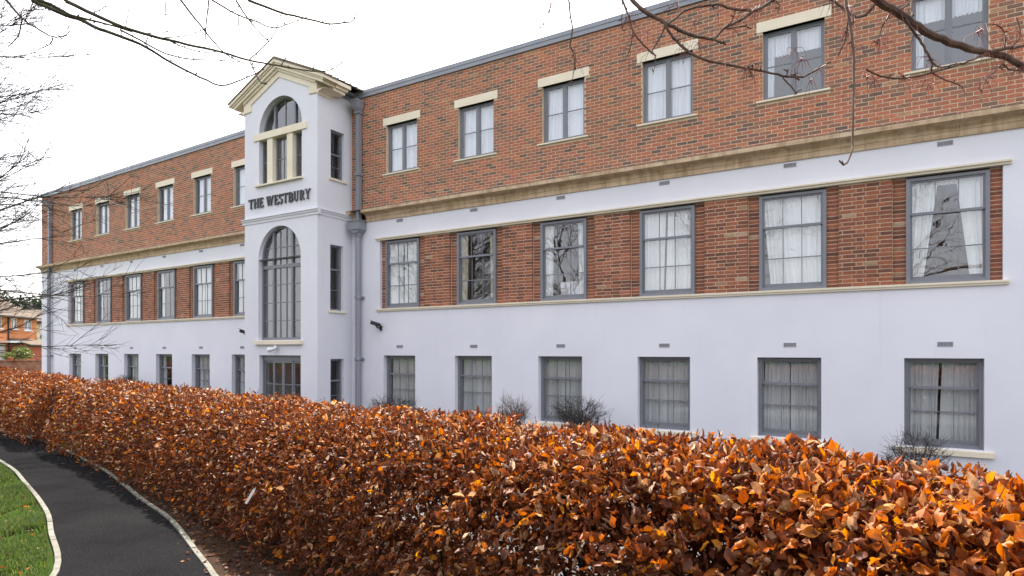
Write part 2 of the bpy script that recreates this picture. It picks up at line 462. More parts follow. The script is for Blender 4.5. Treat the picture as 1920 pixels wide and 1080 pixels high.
Z_GT, Z_GS = 1.816, 0.235
RX0, RX1 = TX1, 5.6
LX0, LX1 = -35.36, -16.60

def wall_grid(mb, x0, x1, z0, z1, holes, y=0.0, depth=0.0):
    """flat wall in the plane y with rectangular holes; reveals run inwards by depth"""
    X = sorted({x0, x1, *[h[0] for h in holes], *[h[1] for h in holes]}); X = [x for x in X if x0 <= x <= x1]
    Z = sorted({z0, z1, *[h[2] for h in holes], *[h[3] for h in holes]}); Z = [z for z in Z if z0 <= z <= z1]
    for i in range(len(X)-1):
        for j in range(len(Z)-1):
            cx, cz = (X[i]+X[i+1])/2, (Z[j]+Z[j+1])/2
            if any(h[0] < cx < h[1] and h[2] < cz < h[3] for h in holes): continue
            mb.add([(X[i],y,Z[j]),(X[i+1],y,Z[j]),(X[i+1],y,Z[j+1]),(X[i],y,Z[j+1])], [(0,1,2,3)])
    if depth:
        for a, b_, c, d in holes:
            y2 = y+depth
            mb.add([(a,y,c),(a,y2,c),(a,y2,d),(a,y,d)], [(0,1,2,3)]); mb.add([(b_,y,c),(b_,y2,c),(b_,y2,d),(b_,y,d)], [(3,2,1,0)])
            mb.add([(a,y,d),(b_,y,d),(b_,y2,d),(a,y2,d)], [(3,2,1,0)]); mb.add([(a,y,c),(b_,y,c),(b_,y2,c),(a,y2,c)], [(0,1,2,3)])

# --- window kinds, each in its own frame (x from 0, y inwards, z from 0); meshes shared between copies
def sash_window(W, H, rail, bar, ft=0.065):
    """outer frame, upper sash of three panes, lower sash of two rows of three"""
    fr = MB()
    fr.box(0, ft, 0.0, 0.11, 0, H); fr.box(W-ft, W, 0.0, 0.11, 0, H)
    fr.box(ft, W-ft, 0.003, 0.11, H-ft*0.8, H); fr.box(ft, W-ft, -0.012, 0.11, 0, ft*0.9)
    zr = H*(1-rail); zb = H*(1-bar)
    x0, x1 = ft, W-ft; st = 0.032
    up = MB(); up.box(x0, x0+st, 0.032, 0.068, zr, H-ft*0.8); up.box(x1-st, x1, 0.032, 0.068, zr, H-ft*0.8)
    up.box(x0+st, x1-st, 0.034, 0.068, H-ft*0.8-st, H-ft*0.8); up.box(x0+st, x1-st, 0.026, 0.068, zr-0.012, zr+0.034)
    lo = MB(); lo.box(x0, x0+st, 0.072, 0.10, ft*0.9, zr); lo.box(x1-st, x1, 0.072, 0.10, ft*0.9, zr)
    lo.box(x0+st, x1-st, 0.070, 0.10, ft*0.9, ft*0.9+0.075)
    gb_ = []; panes = []
    a, b_ = x0+st, x1-st; w3 = (b_-a)/3
    zu0, zu1 = zr+0.034, H-ft*0.8-st; zl0, zl1 = ft*0.9+0.075, zr-0.012
    for k in (1, 2):
        gb_.append(MB().box(a+k*w3-0.0065, a+k*w3+0.0065, 0.038, 0.062, zu0, zu1))
        gb_.append(MB().box(a+k*w3-0.0065, a+k*w3+0.0065, 0.076, 0.096, zl0, zl1))
    gb_.append(MB().box(a, b_, 0.0745, 0.0975, zb-0.009, zb+0.009))
    for k in range(3):
        panes.append((a+k*w3, a+(k+1)*w3, zu0, zu1, 0.052))
        panes.append((a+k*w3, a+(k+1)*w3, zl0, zb, 0.086)); panes.append((a+k*w3, a+(k+1)*w3, zb, zl1, 0.086))
    return fr, [('upper_sash', up), ('lower_sash', lo)] + [('glazing_bar', g) for g in gb_], panes
def casement_window(W, H):
    ft = 0.042; fr = MB()
    fr.box(0, ft, 0, 0.07, 0, H); fr.box(W-ft, W, 0, 0.07, 0, H); fr.box(ft, W-ft, 0.002, 0.07, H-ft, H); fr.box(ft, W-ft, -0.004, 0.07, 0, ft)
    fr.box(W/2-0.02, W/2+0.02, 0.003, 0.07, ft, H-ft)
    parts = []; panes = []
    for a, b_ in ((ft, W/2-0.02), (W/2+0.02, W-ft)):
        lf = MB(); t = 0.034
        lf.box(a, a+t, 0.008, 0.06, ft, H-ft); lf.box(b_-t, b_, 0.008, 0.06, ft, H-ft)
        lf.box(a+t, b_-t, 0.010, 0.06, ft, ft+t); lf.box(a+t, b_-t, 0.010, 0.06, H-ft-t, H-ft)
        parts.append(('casement', lf))
        zm = H*0.50
        parts.append(('glazing_bar', MB().box(a+t, b_-t, 0.022, 0.045, zm-0.010, zm+0.010)))
        panes.append((a+t, b_-t, ft+t, zm, 0.032)); panes.append((a+t, b_-t, zm, H-ft-t, 0.032))
    return fr, parts, panes
_wcache = {}
def place_window(kind, frame, x, y, z, W, H, extra=(), **kw):
    key = (kind, W, H)
    if key not in _wcache:
        fr, parts, panes = (sash_window(W, H, kw.get('rail', .35), kw.get('bar', .65)) if kind == 'sash' else casement_window(W, H))
        _wcache[key] = (fr.mesh('window', MAT['frame']), [(n, p.mesh(n, MAT['frame'])) for n, p in parts],
                        [MB().add([(a,d,c),(b_,d,c),(b_,d,e),(a,d,e)], [(0,1,2,3)]).mesh('pane', MAT['glass']) for a, b_, c, e, d in panes])
    fm, pm, gm = _wcache[key]
    w = link('window', fm, home, frame(x, y, z), ROT[frame])
    for n, me in pm: link(n, me, w)
    for me in gm: link('pane', me, w)
    for n, mb, mat in extra: link(n, mb.mesh(n, mat), w)
    return w

# --- curtains: pleated cloth behind the panes, each a thing of its own
ORD = ['first', 'second', 'third', 'fourth', 'fifth', 'sixth']
def curtain(frame, x, y, z, W, H, style, label, seed, mat='net'):
    r = random.Random(seed)
    mb = MB(); mb.smooth = True
    def sheet(a_top, b_top, a_bot, b_bot, zt, zb_, pleats, amp, hold=None):
        nx_, nz = max(int(pleats*6), 12), 9
        ph = r.uniform(0, 6); f2, f3, p2 = r.uniform(1.5, 3.2), r.uniform(0.6, 1.6), r.uniform(0, 6); wob = [r.uniform(-0.25, 0.25) for _ in range(nx_+1)]
        base = len(mb.v)
        for j in range(nz+1):
            t = j/nz; zz = zt+(zb_-zt)*t
            for i in range(nx_+1):
                u = i/nx_
                a = a_top+(a_bot-a_top)*t; b_ = b_top+(b_bot-b_top)*t
                if hold:
                    k = max(0, 1-abs(t-0.62)/0.55); b_ = b_ + (hold-b_)*k*k if hold < b_ else b_; 
                xx = a+(b_-a)*u
                am = amp*(0.55+0.45*t)
                mb.v.append((xx, am*(0.9+0.6*math.sin(f3*6.28*u+p2))*math.sin(2*math.pi*pleats*u+ph+1.2*math.sin(f2*6.28*u+p2)+wob[i])+am*0.4*math.sin(5.3*u*pleats+wob[i]*4), zz))
        for j in range(nz):
            for i in range(nx_):
                q = base+j*(nx_+1)+i; mb.f.append((q, q+nx_+1, q+nx_+2, q+1))
    g = r.uniform(0.0, 0.02)
    if style == 'closed':
        m_ = W*(0.5+r.uniform(-0.06, 0.06))
        lg_ = r.choice([0, 0, 0.05, 0.09]); sheet(lg_, m_-g, lg_*0.6, m_-g*r.uniform(1, 2.5), H, 0, r.uniform(4, 8), 0.028); sheet(m_+g, W, m_+g*r.uniform(.5, 1.5), W, H, 0, r.uniform(4, 8), 0.028)
    elif style == 'gap':
        m_ = W*0.46
        sheet(0.0, m_, 0.0, m_-0.05, H, 0, 8, 0.025); sheet(m_+0.045, W, m_-0.01, W, H, 0, 8, 0.025)
    elif style == 'sides':
        sheet(0.0, W*0.22, 0.0, W*0.20, H, 0, 4, 0.035); sheet(W*0.8, W, W*0.82, W, H, 0, 4, 0.035)
    elif style == 'tied':
        sheet(0.0, W*0.40, 0.0, W*0.20, H, 0, 6, 0.03); sheet(W*0.62, W, W*0.80, W, H, 0, 6, 0.03)
        sheet(0.0, W, 0.0, W, H, H*0.93, 14, 0.02)
    elif style == 'valance':
        sheet(0.0, W, 0.0, W, H, H*0.66, 17, 0.02); sheet(0.0, W*0.17, 0.0, W*0.16, H, 0, 3, 0.03)
    elif style == 'swept':
        sheet(0.02, W, W*0.16, W, H, 0, 13, 0.03)
    o = link('curtain', mb.mesh('curtain', MAT[mat]), None, frame(x, y, z), ROT[frame])
    o['local_children'] = 1
    return tag(o, label, 'curtain', 'curtains behind the windows')

# --- walls of a wing
def wing(frame, x0, x1, xw, pitch, right):
    n = 6
    off_t = (0.115, 1.235); off_f = (0.038, 1.2585); off_g = (0.010, 1.176)
    tops = [(xw+pitch*i+off_t[0], xw+pitch*i+off_t[1], 6.955, 8.326) for i in range(n)]
    gfs = [(xw+pitch*i+off_g[0], xw+pitch*i+off_g[1], Z_GS, Z_GT) for i in range(n)]
    bx0 = xw+off_f[0]-0.17; bx1 = xw+pitch*5+off_f[1]+0.17
    band = [(bx0, bx1, Z_BB+0.085, Z_BT-0.075)]
    rw = MB(frame); wall_grid(rw, x0, x1, BASE-0.3, Z_CB+0.05, gfs+band, 0.0, 0.145)
    # end return of the far corner
    if not right: rw.add([(x0,0,BASE-.3),(x0,8,BASE-.3),(x0,8,Z_CB+.05),(x0,0,Z_CB+.05)], [(3,2,1,0)])
    else: rw.add([(x1,0,BASE-.3),(x1,8,BASE-.3),(x1,8,Z_CB+.05),(x1,0,Z_CB+.05)], [(0,1,2,3)])
    rw.build('rendered_wall', MAT['render'], home)
    # upper brick wall: mortar backing, bricks proud of it
    mw = MB(frame); wall_grid(mw, x0, x1, Z_CT-0.1, Z_PB+0.05, tops, 0.0045, 0.11)
    if not right: mw.add([(x0+.004,0.0045,Z_CT-.1),(x0+.004,8,Z_CT-.1),(x0+.004,8,Z_PB+.05),(x0+.004,0.0045,Z_PB+.05)], [(3,2,1,0)])
    else: mw.add([(x1,0.009,Z_CT-.1),(x1,8,Z_CT-.1),(x1,8,Z_PB+.05),(x1,0.009,Z_PB+.05)], [(0,1,2,3)])
    mw.build('mortar_backing', MAT['mortar'], home)
    cz = 0.0750; z = Z_CT+0.035; row = 0
    lint = [(h[0]-0.115, h[1]+0.115, 8.326, 8.533) for h in tops]
    sil = [(h[0]-0.115, h[1]+0.10, 6.91, 6.955) for h in tops]
    while z < Z_PB-0.01:
        z1 = min(z+0.0625, Z_PB)
        xx = x0 + (0.0 if row % 2 == 0 else -0.1125) 
        cuts = [(h[0]-0.004, h[1]+0.004, True) if (h[2] < z1-0.012 and h[3] > z+0.012) else None for h in tops]
        cuts += [(h[0], h[1], False) if (h[2] < z1-0.015 and h[3] > z+0.015) else None for h in lint+sil]
        cuts = [c for c in cuts if c]
        while xx < x1:
            a, b_ = max(xx, x0), min(xx+0.2125, x1)
            segs = [(a, b_)]
            for c in cuts:
                ns = []
                for s0, s1 in segs:
                    if c[1] <= s0 or c[0] >= s1: ns.append((s0, s1)); continue
                    if c[0]-s0 > 0.03: ns.append((s0, c[0]))
                    if s1-c[1] > 0.03: ns.append((c[1], s1))
                segs = ns
            for s0, s1 in segs:
                if s1-s0 > 0.02: BRICKS.append((frame, s0, s1, random.uniform(-0.0015, 0.0015), 0.10, z, z1, brick_tone(s0, z), 'brick'))
            xx += 0.225
        z += cz; row += 1
    # coping, flashing, cornice, lintels, sills
    c = MB(frame); c.box(x0-0.04, x1+0.04, -0.055, 8.0, Z_PB+0.012, Z_PT); c.box(x0-0.028, x1+0.028, -0.042, 8.0, Z_PB-0.09, Z_PB+0.012)
    c.build('parapet_coping', MAT['metal'], home)
    # cornice in lengths of stone
    L = 1.83; q = x0-(0.03 if not right else 0.0); k = 0
    xe = x1 if not right else x1
    skip = (-13.62, -13.2) if right else None
    prof = [(-0.0,Z_CB),(-0.035,Z_CB),(-0.035,Z_CB+0.105),(-0.05,Z_CB+0.11),(-0.05,Z_CB+0.15),(-0.06,Z_CB+0.175),(-0.10,Z_CB+0.215),(-0.19,Z_CB+0.232),(-0.25,Z_CB+0.236),(-0.255,Z_CB+0.315),(-0.24,Z_CB+0.325),(-0.0,Z_CB+0.36)]
    prof = [(y, z_) for y, z_ in prof]
    while q < xe-0.01:
        e = min(q+L, xe); pieces = [(q+0.002, e-0.002)]
        if skip:
            pieces = [(a, b_) for a, b_ in ((q+0.002, min(e-0.002, skip[0])), (max(q+0.002, skip[1]), e-0.002)) if b_-a > 0.02]
        for a, b_ in pieces:
            dy = random.uniform(-0.003, 0.003)
            MB(frame).prism_x([(y+dy if y < -0.001 else 0.05, z_) for y, z_ in prof][::-1], a, b_).build('cornice_stone', MAT['cornice'], home)
        q = e; k += 1
    f_ = MB(frame); f_.prism_x([(0.0, Z_CT+0.05), (-0.006, Z_CT+0.05), (-0.012, Z_CT+0.026), (-0.255, Z_CB+0.332), (-0.25, Z_CB+0.327), (0.0, Z_CT+0.018)], x0, x1 if right else x1)
    f_.build('lead_flashing', MAT['lead'], home)
    # band mouldings
    tm = MB(frame); tm.prism_x([(0.02, Z_BT-0.078), (-0.035, Z_BT-0.078), (-0.045, Z_BT-0.045), (-0.075, Z_BT-0.035), (-0.08, Z_BT-0.004), (0.02, Z_BT+0.004)][::-1], bx0-0.11, bx1+0.11)
    tm.build('band_moulding', MAT['stone'], home)
    bm_ = MB(frame); bm_.prism_x([(0.16, Z_BB+0.03), (-0.02, Z_BB), (-0.045, Z_BB+0.004), (-0.05, Z_BB+0.035), (-0.072, Z_BB+0.042), (-0.075, Z_BB+0.080), (0.16, Z_BB+0.092)][::-1], bx0-0.09, bx1+0.075)
    bm_.build('band_sill', MAT['stone'], home)
    # old brick in the band: recessed strips, piers standing proud
    bk = MB(frame); wz0, wz1 = Z_BB+0.088, Z_BT-0.078
    holes = [(xw+pitch*i+off_f[0], xw+pitch*i+off_f[1], wz0, wz1) for i in range(n)]
    wall_grid(bk, bx0, bx1, wz0, wz1, holes, 0.1055, 0.06)
    for i in range(n-1):
        a = xw+pitch*i+off_f[1]+0.215; b_ = xw+pitch*(i+1)+off_f[0]-0.215
        bk.box(a+0.004, b_-0.004, 0.0235, 0.12, wz0, wz1)
    bk.build('pier_mortar', MAT['old_mortar'], home)
    cz = 0.0764
    for i in range(n+1):
        if i == 0: strips = [(bx0, xw+off_f[0]-0.004)]; pier = None
        elif i == n: strips = [(xw+pitch*5+off_f[1]+0.004, bx1)]; pier = None
        else:
            a = xw+pitch*(i-1)+off_f[1]; b_ = xw+pitch*i+off_f[0]
            strips = [(a+0.004, a+0.203), (b_-0.203, b_-0.004)]; pier = (a+0.215, b_-0.215)
        z = wz0+0.004; row = 0
        while z < wz1-0.02:
            z1 = min(z+0.0605, wz1)
            for s0, s1 in strips:
                BRICKS.append((frame, s0, s1, 0.100+random.uniform(-0.002, 0.002), 0.16, z, z1, old_tone(), 'old'))
            if pier:
                a, b_ = pier; w = b_-a
                lay = [0.215, 0.215, 0.215, 0.17] if row % 2 == 0 else [0.055, 0.215, 0.1025, 0.215, 0.215]
                xx = a
                for k, l in enumerate(lay):
                    e = b_ if k == len(lay)-1 else min(xx+l, b_)
                    BRICKS.append((frame, xx, e, 0.018+random.uniform(-0.003, 0.003), 0.078, z, z1, old_tone(), 'old'))
                    xx = e+0.012
            z += cz; row += 1
    # windows with lintels and sills
    for i in range(n):
        X = xw+pitch*i
        h = tops[i]
        li = MB(); li.box(-0.115, h[1]-h[0]+0.115, -0.107, 0.06, 1.371, 1.578)
        si = MB(); si.prism_x([(0.02, -0.045), (-0.145, -0.045), (-0.147, -0.012), (0.02, 0.0)][::-1], -0.115, h[1]-h[0]+0.10)
        vis = True
        place_window('casement', frame, h[0], 0.095, h[2], 1.12, 1.371, [('lintel', li, MAT['stone']), ('sill', si, MAT['stone'])])
        place_window('sash', frame, X+off_f[0], 0.045, wz0, 1.2205, wz1-wz0-0.035, rail=0.345, bar=0.665)
        g = gfs[i]
        gs = MB(); gs.prism_x([(0.02, -0.105), (-0.20, -0.115), (-0.20, -0.022), (0.02, 0.0)][::-1], -0.13, g[1]-g[0]+0.13)
        place_window('sash', frame, g[0], 0.135, Z_GS, 1.166, Z_GT-Z_GS, [('sill', gs, MAT['stone'])], rail=0.34, bar=0.605)
        # air bricks
        for zc in (5.585, 2.065):
            xc = X+0.62
            vb = MB(); vb.box(-0.112, 0.112, -0.004, 0.02, -0.037, 0.037)
            v_ = link('air_brick', vb.mesh('air_brick', MAT['vent']), home, frame(xc, 0, zc), ROT[frame])
            sl = MB(); sl.box(-0.116, 0.116, -0.010, 0.0, -0.041, -0.031); sl.box(-0.116, 0.116, -0.010, 0.0, 0.031, 0.041)
            for k in range(11): sl.box(-0.114+k*0.0218, -0.104+k*0.0218, -0.009, 0.0, -0.031, 0.031)
            link('grille', sl.mesh('grille', MAT['vent_face']), v_)
    # the rooms behind: back wall, floors
    rm = MB(frame)
    rm.box(x0+0.1, x1-0.1, 2.6, 2.7, BASE, Z_PB-0.2)
    for zf in (BASE+0.02, 2.45, 5.7): rm.box(x0+0.1, x1-0.1, 0.16, 2.6, zf, zf+0.12)
    rm.box(x0+0.1, x1-0.1, 0.16, 2.6, Z_PB-0.3, Z_PB-0.1)
    for i in range(n+1):
        xp = xw+pitch*i-0.65
        rm.box(max(xp, x0+.1), max(xp, x0+.1)+0.08, 0.16, 2.6, BASE, Z_PB-0.2)
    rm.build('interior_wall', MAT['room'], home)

BRICKS = []
def brick_tone(x, z):
    t = random.random()
    u = random.random()
    if u < 0.10: return random.uniform(0.02, 0.14)
    if u < 0.30: return random.uniform(0.12, 0.3)
    if u > 0.96: return random.uniform(0.93, 1.0)
    return random.uniform(0.3, 0.9)
def old_tone():
    u = random.random()
    if u > 0.975: return random.uniform(0.95, 1.0)
    return random.uniform(0.0, 0.92)
wing(fr_right, RX0, RX1, XR0, PR, True)
wing(fr_left, LX0, LX1, XL0, PL_, False)

# bricks: the 300 that show largest are objects of their own, the rest one mesh per kind and wing
def proj_px(p):
    lat = p[0]*C_-p[1]*S_; dep = p[0]*S_+p[1]*C_
    if dep < 0.1: return None
    return 960+1190*lat/dep, 657.5-1190*(p[2]-EYE)/dep, dep
cand = []
for i, bk in enumerate(BRICKS):
    c = proj_px(bk[0]((bk[1]+bk[2])/2, 0, (bk[5]+bk[6])/2))
    if c and 0 < c[0] < 1920 and 0 < c[1] < 1080 and bk[2]-bk[1] > 0.2 and bk[8] == 'brick': cand.append((c[2], i))
    elif c and 0 < c[0] < 1920 and 0 < c[1] < 1080 and bk[2]-bk[1] > 0.2: cand.append((c[2]+0.15, i))
cand.sort(); single = {i for _, i in cand[:300]}
def brick_box(mb, w, y0, y1, h, tone, x=0, z=0):
    b = 0.003
    vs = [(x,y0+b,z),(x+w,y0+b,z),(x+w,y0+b,z+h),(x,y0+b,z+h), (x+b,y0,z+b),(x+w-b,y0,z+b),(x+w-b,y0,z+h-b),(x+b,y0,z+h-b), (x,y1,z),(x+w,y1,z),(x+w,y1,z+h),(x,y1,z+h)]
    fs = [(4,5,6,7),(0,1,5,4),(1,2,6,5),(2,3,7,6),(3,0,4,7),(8,9,1,0),(9,10,2,1),(10,11,3,2),(11,8,0,3)]
    mb.add(vs, fs, tone)
_bm = {}
rest = {}
for i, (frame, a, b_, y0, y1, z0, z1, tone, kd) in enumerate(BRICKS):
    if i in single:
        key = (round(b_-a, 3), kd, round(tone*11))
        if key not in _bm:
            mb = MB(); brick_box(mb, b_-a, 0.0, y1-0.0 if kd == 'brick' else 0.06, 0.0625, tone)
            _bm[key] = mb.mesh('brick', MAT['brick' if kd == 'brick' else 'old_brick'])
        link('brick', _bm[key], home, frame(a, y0, z0), ROT[frame])
    else:
        mb = rest.setdefault((frame, kd), MB(frame))
        brick_box(mb, b_-a, y0, y1, z1-z0, tone, a, z0)
for (frame, kd), mb in rest.items():
    mb.build('brickwork', MAT['brick' if kd == 'brick' else 'old_brick'], home, 'stuff')

# flat roof over the wings
rf = MB(fr_right); rf.box(RX0, RX1, 0.1, 8, Z_PB-0.06, Z_PB-0.02); rf.box(RX0, RX1, 7.9, 8.0, BASE, Z_PB-0.06)
rf.build('flat_roof', MAT['lead'], home)
rf = MB(fr_left); rf.box(LX0+.02, LX1, 0.1, 8, Z_PB-0.06, Z_PB-0.02); rf.box(LX0+.02, LX1, 7.9, 8.0, BASE, Z_PB-0.06)
rf.build('flat_roof', MAT['lead'], home)

# ------------------------------------------------------------------ the entrance tower
AX, AR = -15.36, 0.94            # arches
def arch_cells(mb, x0, x1, zs, z1, cx, r, depth, n=20):
    """wall piece from x0..x1, zs..z1 with a half-round opening springing at zs, and its soffit"""
    pts = [(cx - r*math.cos(math.pi*i/n), zs + r*math.sin(math.pi*i/n)) for i in range(n+1)]
    for i in range(n):
        (a, za), (b_, zb) = pts[i], pts[i+1]
        mb.add([(a,0,za),(b_,0,zb),(b_,0,z1),(a,0,z1)], [(0,1,2,3)])
        mb.add([(a,0,za),(b_,0,zb),(b_,depth,zb),(a,depth,za)], [(3,2,1,0)])
    mb.add([(x0,0,zs),(cx-r,0,zs),(cx-r,0,z1),(x0,0,z1)], [(0,1,2,3)])
    mb.add([(cx+r,0,zs),(x1,0,zs),(x1,0,z1),(cx+r,0,z1)], [(0,1,2,3)])
tw = MB(fr_tower)
Z_S1, Z_S2 = 4.65, 8.39
door = (-16.29, -14.47, BASE-0.02, 1.815)
low = (AX-0.04-0.93, AX-0.04+0.93, 2.26, Z_S1)
wall_grid(tw, TX0, TX1, BASE-0.3, Z_S1, [door, low], 0, 0.17)
arch_cells(tw, TX0, TX1, Z_S1, 5.80, AX-0.04, 0.93, 0.17)
wall_grid(tw, TX0, TX1, 5.80, Z_S2, [(AX-AR, AX+AR, 6.86, Z_S2)], 0, 0.22)
arch_cells(tw, TX0, TX1, Z_S2, 9.40, AX, AR, 0.22)
tw.add([(TX0,0,9.40),(TX1,0,9.40),(TX1,0,9.46),(TXC,0,10.2),(TX0,0,9.46)], [(0,1,2,3,4)])
tw.build('tower_front_wall', MAT['render'], home)
sw = MB(fr_side)
side_w = [(12.63, 13.13, BASE+0.68, 1.712), (12.62, 13.11, 3.10, 4.965), (12.64, 13.15, 6.86, 8.23)]
wall_grid(sw, TY, 13.46, BASE-0.3, 9.40, side_w, 0, 0.12)
sw.add([(13.46,0,Z_PB),(18,0,Z_PB),(18,0,9.40),(13.46,0,9.40)], [(0,1,2,3)])
sw.build('tower_side_wall', MAT['render'], home)
sl = MB(); sl.box(TX0, TX0+0.02, TY+0.002, 18, BASE-0.3, 9.40); sl.build('tower_side_wall', MAT['render'], home)
# string course round the tower
sc_prof = [(0.05, 5.735), (-0.02, 5.735), (-0.028, 5.80), (-0.05, 5.815), (-0.06, 5.86), (-0.085, 5.87), (-0.085, 5.895), (0.05, 5.915)]
MB(fr_tower).prism_x(sc_prof[::-1], TX0-0.083, TX1+0.083).build('string_course', MAT['render'], home)
MB(fr_side).prism_x(sc_prof[::-1], TY+0.052, 13.46).build('string_course', MAT['render'], home)

def side_window(h, top_rail):
    W, H = h[1]-h[0], h[3]-h[2]
    w = MB(); t = 0.05
    w.box(0, t, 0, 0.08, 0, H); w.box(W-t, W, 0, 0.08, 0, H); w.box(t, W-t, 0.002, 0.08, H-t, H); w.box(t, W-t, -0.004, 0.08, 0, t)
    o = link('window', w.mesh('window', MAT['frame']), home, fr_side(h[0], 0.09, h[2]), ROT[fr_side])
    zr = H*(1-top_rail)
    r_ = MB(); r_.box(t, W-t, 0.012, 0.07, zr-0.025, zr+0.025); link('meeting_rail', r_.mesh('meeting_rail', MAT['frame']), o)
    r_ = MB(); r_.box(t, W-t, 0.03, 0.06, zr*0.5-0.008, zr*0.5+0.008); link('glazing_bar', r_.mesh('glazing_bar', MAT['frame']), o)
    for a, b_ in ((t, zr*0.5), (zr*0.5, zr), (zr, H-t)):
        link('pane', MB().add([(t,0.045,a),(W-t,0.045,a),(W-t,0.045,b_),(t,0.045,b_)], [(0,1,2,3)]).mesh('pane', MAT['glass']), o)
    s_ = MB(); s_.prism_x([(0.02, -0.07), (-0.14, -0.07), (-0.14, -0.015), (0.02, 0.0)][::-1], -0.08, W+0.08)
    link('sill', s_.mesh('sill', MAT['stone']), o)
for h, q in zip(side_w, (0.42, 0.37, 0.48)): side_window(h, q)

def arched_window(x0, x1, z0, zs, r, y, mulls, bars_v, bars_h, transom):
    """frame with vertical mullions, thin bars and a half-round head; panes cut to the arch"""
    cx = 0.5*(x0+x1)
    def top(x): return zs+math.sqrt(max(r*r-(x-cx)**2, 0))
    X0 = frx = x0
    w = MB(); t = 0.055
    w.box(0, t, 0, 0.08, 0, zs-z0); w.box(x1-x0-t, x1-x0, 0, 0.08, 0, zs-z0); w.box(t, x1-x0-t, -0.003, 0.08, 0, 0.075)
    n = 22
    for i in range(n):
        a, b_ = math.pi*i/n, math.pi*(i+1)/n
        q = [(cx-x0-rr*math.cos(an), zs-z0+rr*math.sin(an)) for rr, an in ((r, a), (r, b_), (r-t, b_), (r-t, a))]
        w.prism(q[::-1], 0, 0.08)
    o = link('window', w.mesh('window', MAT['frame']), home, fr_tower(x0, y, z0), 0)
    edges = [x0+t*0.8] + [m_ for m_ in mulls] + [x1-t*0.8]
    for m_ in mulls:
        b_ = MB(); b_.box(m_-x0-0.035, m_-x0+0.035, -0.006, 0.075, 0.07, top(m_)-z0-0.02); link('mullion', b_.mesh('mullion', MAT['frame']), o)
    for v_ in bars_v:
        b_ = MB(); b_.box(v_-x0-0.009, v_-x0+0.009, 0.02, 0.055, 0.07, top(v_)-z0-0.02); link('glazing_bar', b_.mesh('glazing_bar', MAT['frame']), o)
    for h_ in bars_h:
        thick = 0.05 if h_ == transom else 0.009
        half = math.sqrt(max((r-0.03)**2-max(h_-zs, 0)**2, 0)) if h_ > zs else r-0.03
        b_ = MB(); d_ = -0.009 if h_ == transom else 0.018
        b_.box(cx-half-x0, cx+half-x0, d_, 0.0575, h_-z0-thick, h_-z0+thick); link('transom' if h_ == transom else 'glazing_bar', b_.mesh('glazing_bar', MAT['frame']), o)
    xs_ = sorted([x0+t*0.8]+list(mulls)+list(bars_v)+[x1-t*0.8]); zs_ = sorted([z0+0.07]+list(bars_h)+[zs+r])
    for i in range(len(xs_)-1):
        for j in range(len(zs_)-1):
            a, b_ = xs_[i], xs_[i+1]; c, d = zs_[j], zs_[j+1]
            pts = [(a, c), (b_, c)]
            if max(top(a), top(b_)) <= c+0.02: continue
            ups = [(b_+(a-b_)*k/6) for k in range(7)]
            pts += [(u, max(min(d, top(u)-0.01), c)) for u in ups]
            cl = []
            for p in pts:
                if not cl or (abs(p[0]-cl[-1][0])+abs(p[1]-cl[-1][1])) > 1e-5: cl.append(p)
            if len(cl) < 3: continue
            link('pane', MB().add([(px_-x0, 0.04, pz-z0) for px_, pz in cl], [tuple(range(len(cl)))]).mesh('pane', MAT['glass']), o)
    return o
lx0, lx1 = low[0], low[1]
lw = lx1-lx0
m1, m2 = lx0+0.52, lx1-0.52
o = arched_window(lx0, lx1, 2.26, Z_S1, 0.93, 0.13, [m1, m2], [m1+(m2-m1)/3, m1+2*(m2-m1)/3], [2.83, 3.36, 3.89, 4.42, 4.98], 4.42)
s_ = MB(); s_.prism_x([(0.12, -0.0), (-0.09, -0.02), (-0.09, -0.13), (0.12, -0.13)], -0.12, lw+0.07); 
so = link('sill', s_.mesh('sill', MAT['stone']), o); so.location = (0, -0.13, 0)
# upper arch: three lights with stone mullions, transom, half-round head
ux0, ux1 = AX-AR, AX+AR
o = arched_window(ux0, ux1, 8.39, 8.392, AR, 0.17, [ux0+0.50, ux1-0.50], [AX], [], None)
st_ = MB(fr_tower)
st_.box(AX-1.16, AX+1.15, -0.035, 0.20, 8.19, 8.39); st_.build('stone_transom', MAT['stone'], home)
for a, b_ in ((-15.93, -15.69), (-15.06, -14.82)):
    MB(fr_tower).box(a, b_, 0.0, 0.20, 6.862, 8.189).build('stone_mullion', MAT['stone'], home)
s_ = MB(fr_tower); s_.prism_x([(0.2, 6.865), (-0.09, 6.855), (-0.09, 6.81), (0.2, 6.81)], ux0-0.11, ux1+0.05); s_.build('sill', MAT['stone'], home)
for a, b_ in ((ux0, -15.93), (-15.69, -15.06), (-14.82, ux1)):
    W, H = b_-a, 1.327
    w = MB(); t = 0.045
    w.box(0.002, t, 0, 0.06, 0, H); w.box(W-t, W-.002, 0, 0.06, 0, H); w.box(t, W-t, 0.002, 0.06, H-t, H-.002); w.box(t, W-t, -0.003, 0.06, 0, t)
    o = link('window', w.mesh('window', MAT['frame']), home, fr_tower(a, 0.13, 6.866), 0)
    q = MB(); q.box(t, W-t, 0.015, 0.05, H*0.52-0.012, H*0.52+0.012); link('glazing_bar', q.mesh('glazing_bar', MAT['frame']), o)
    if W > 0.5: q = MB(); q.box(W/2-0.012, W/2+0.012, 0.017, 0.052, t, H-t); link('glazing_bar', q.mesh('glazing_bar', MAT['frame']), o)
    for c, d in ((t, H*0.52), (H*0.52, H-t)):
        link('pane', MB().add([(t,0.03,c),(W-t,0.03,c),(W-t,0.03,d),(t,0.03,d)], [(0,1,2,3)]).mesh('pane', MAT['glass']), o)

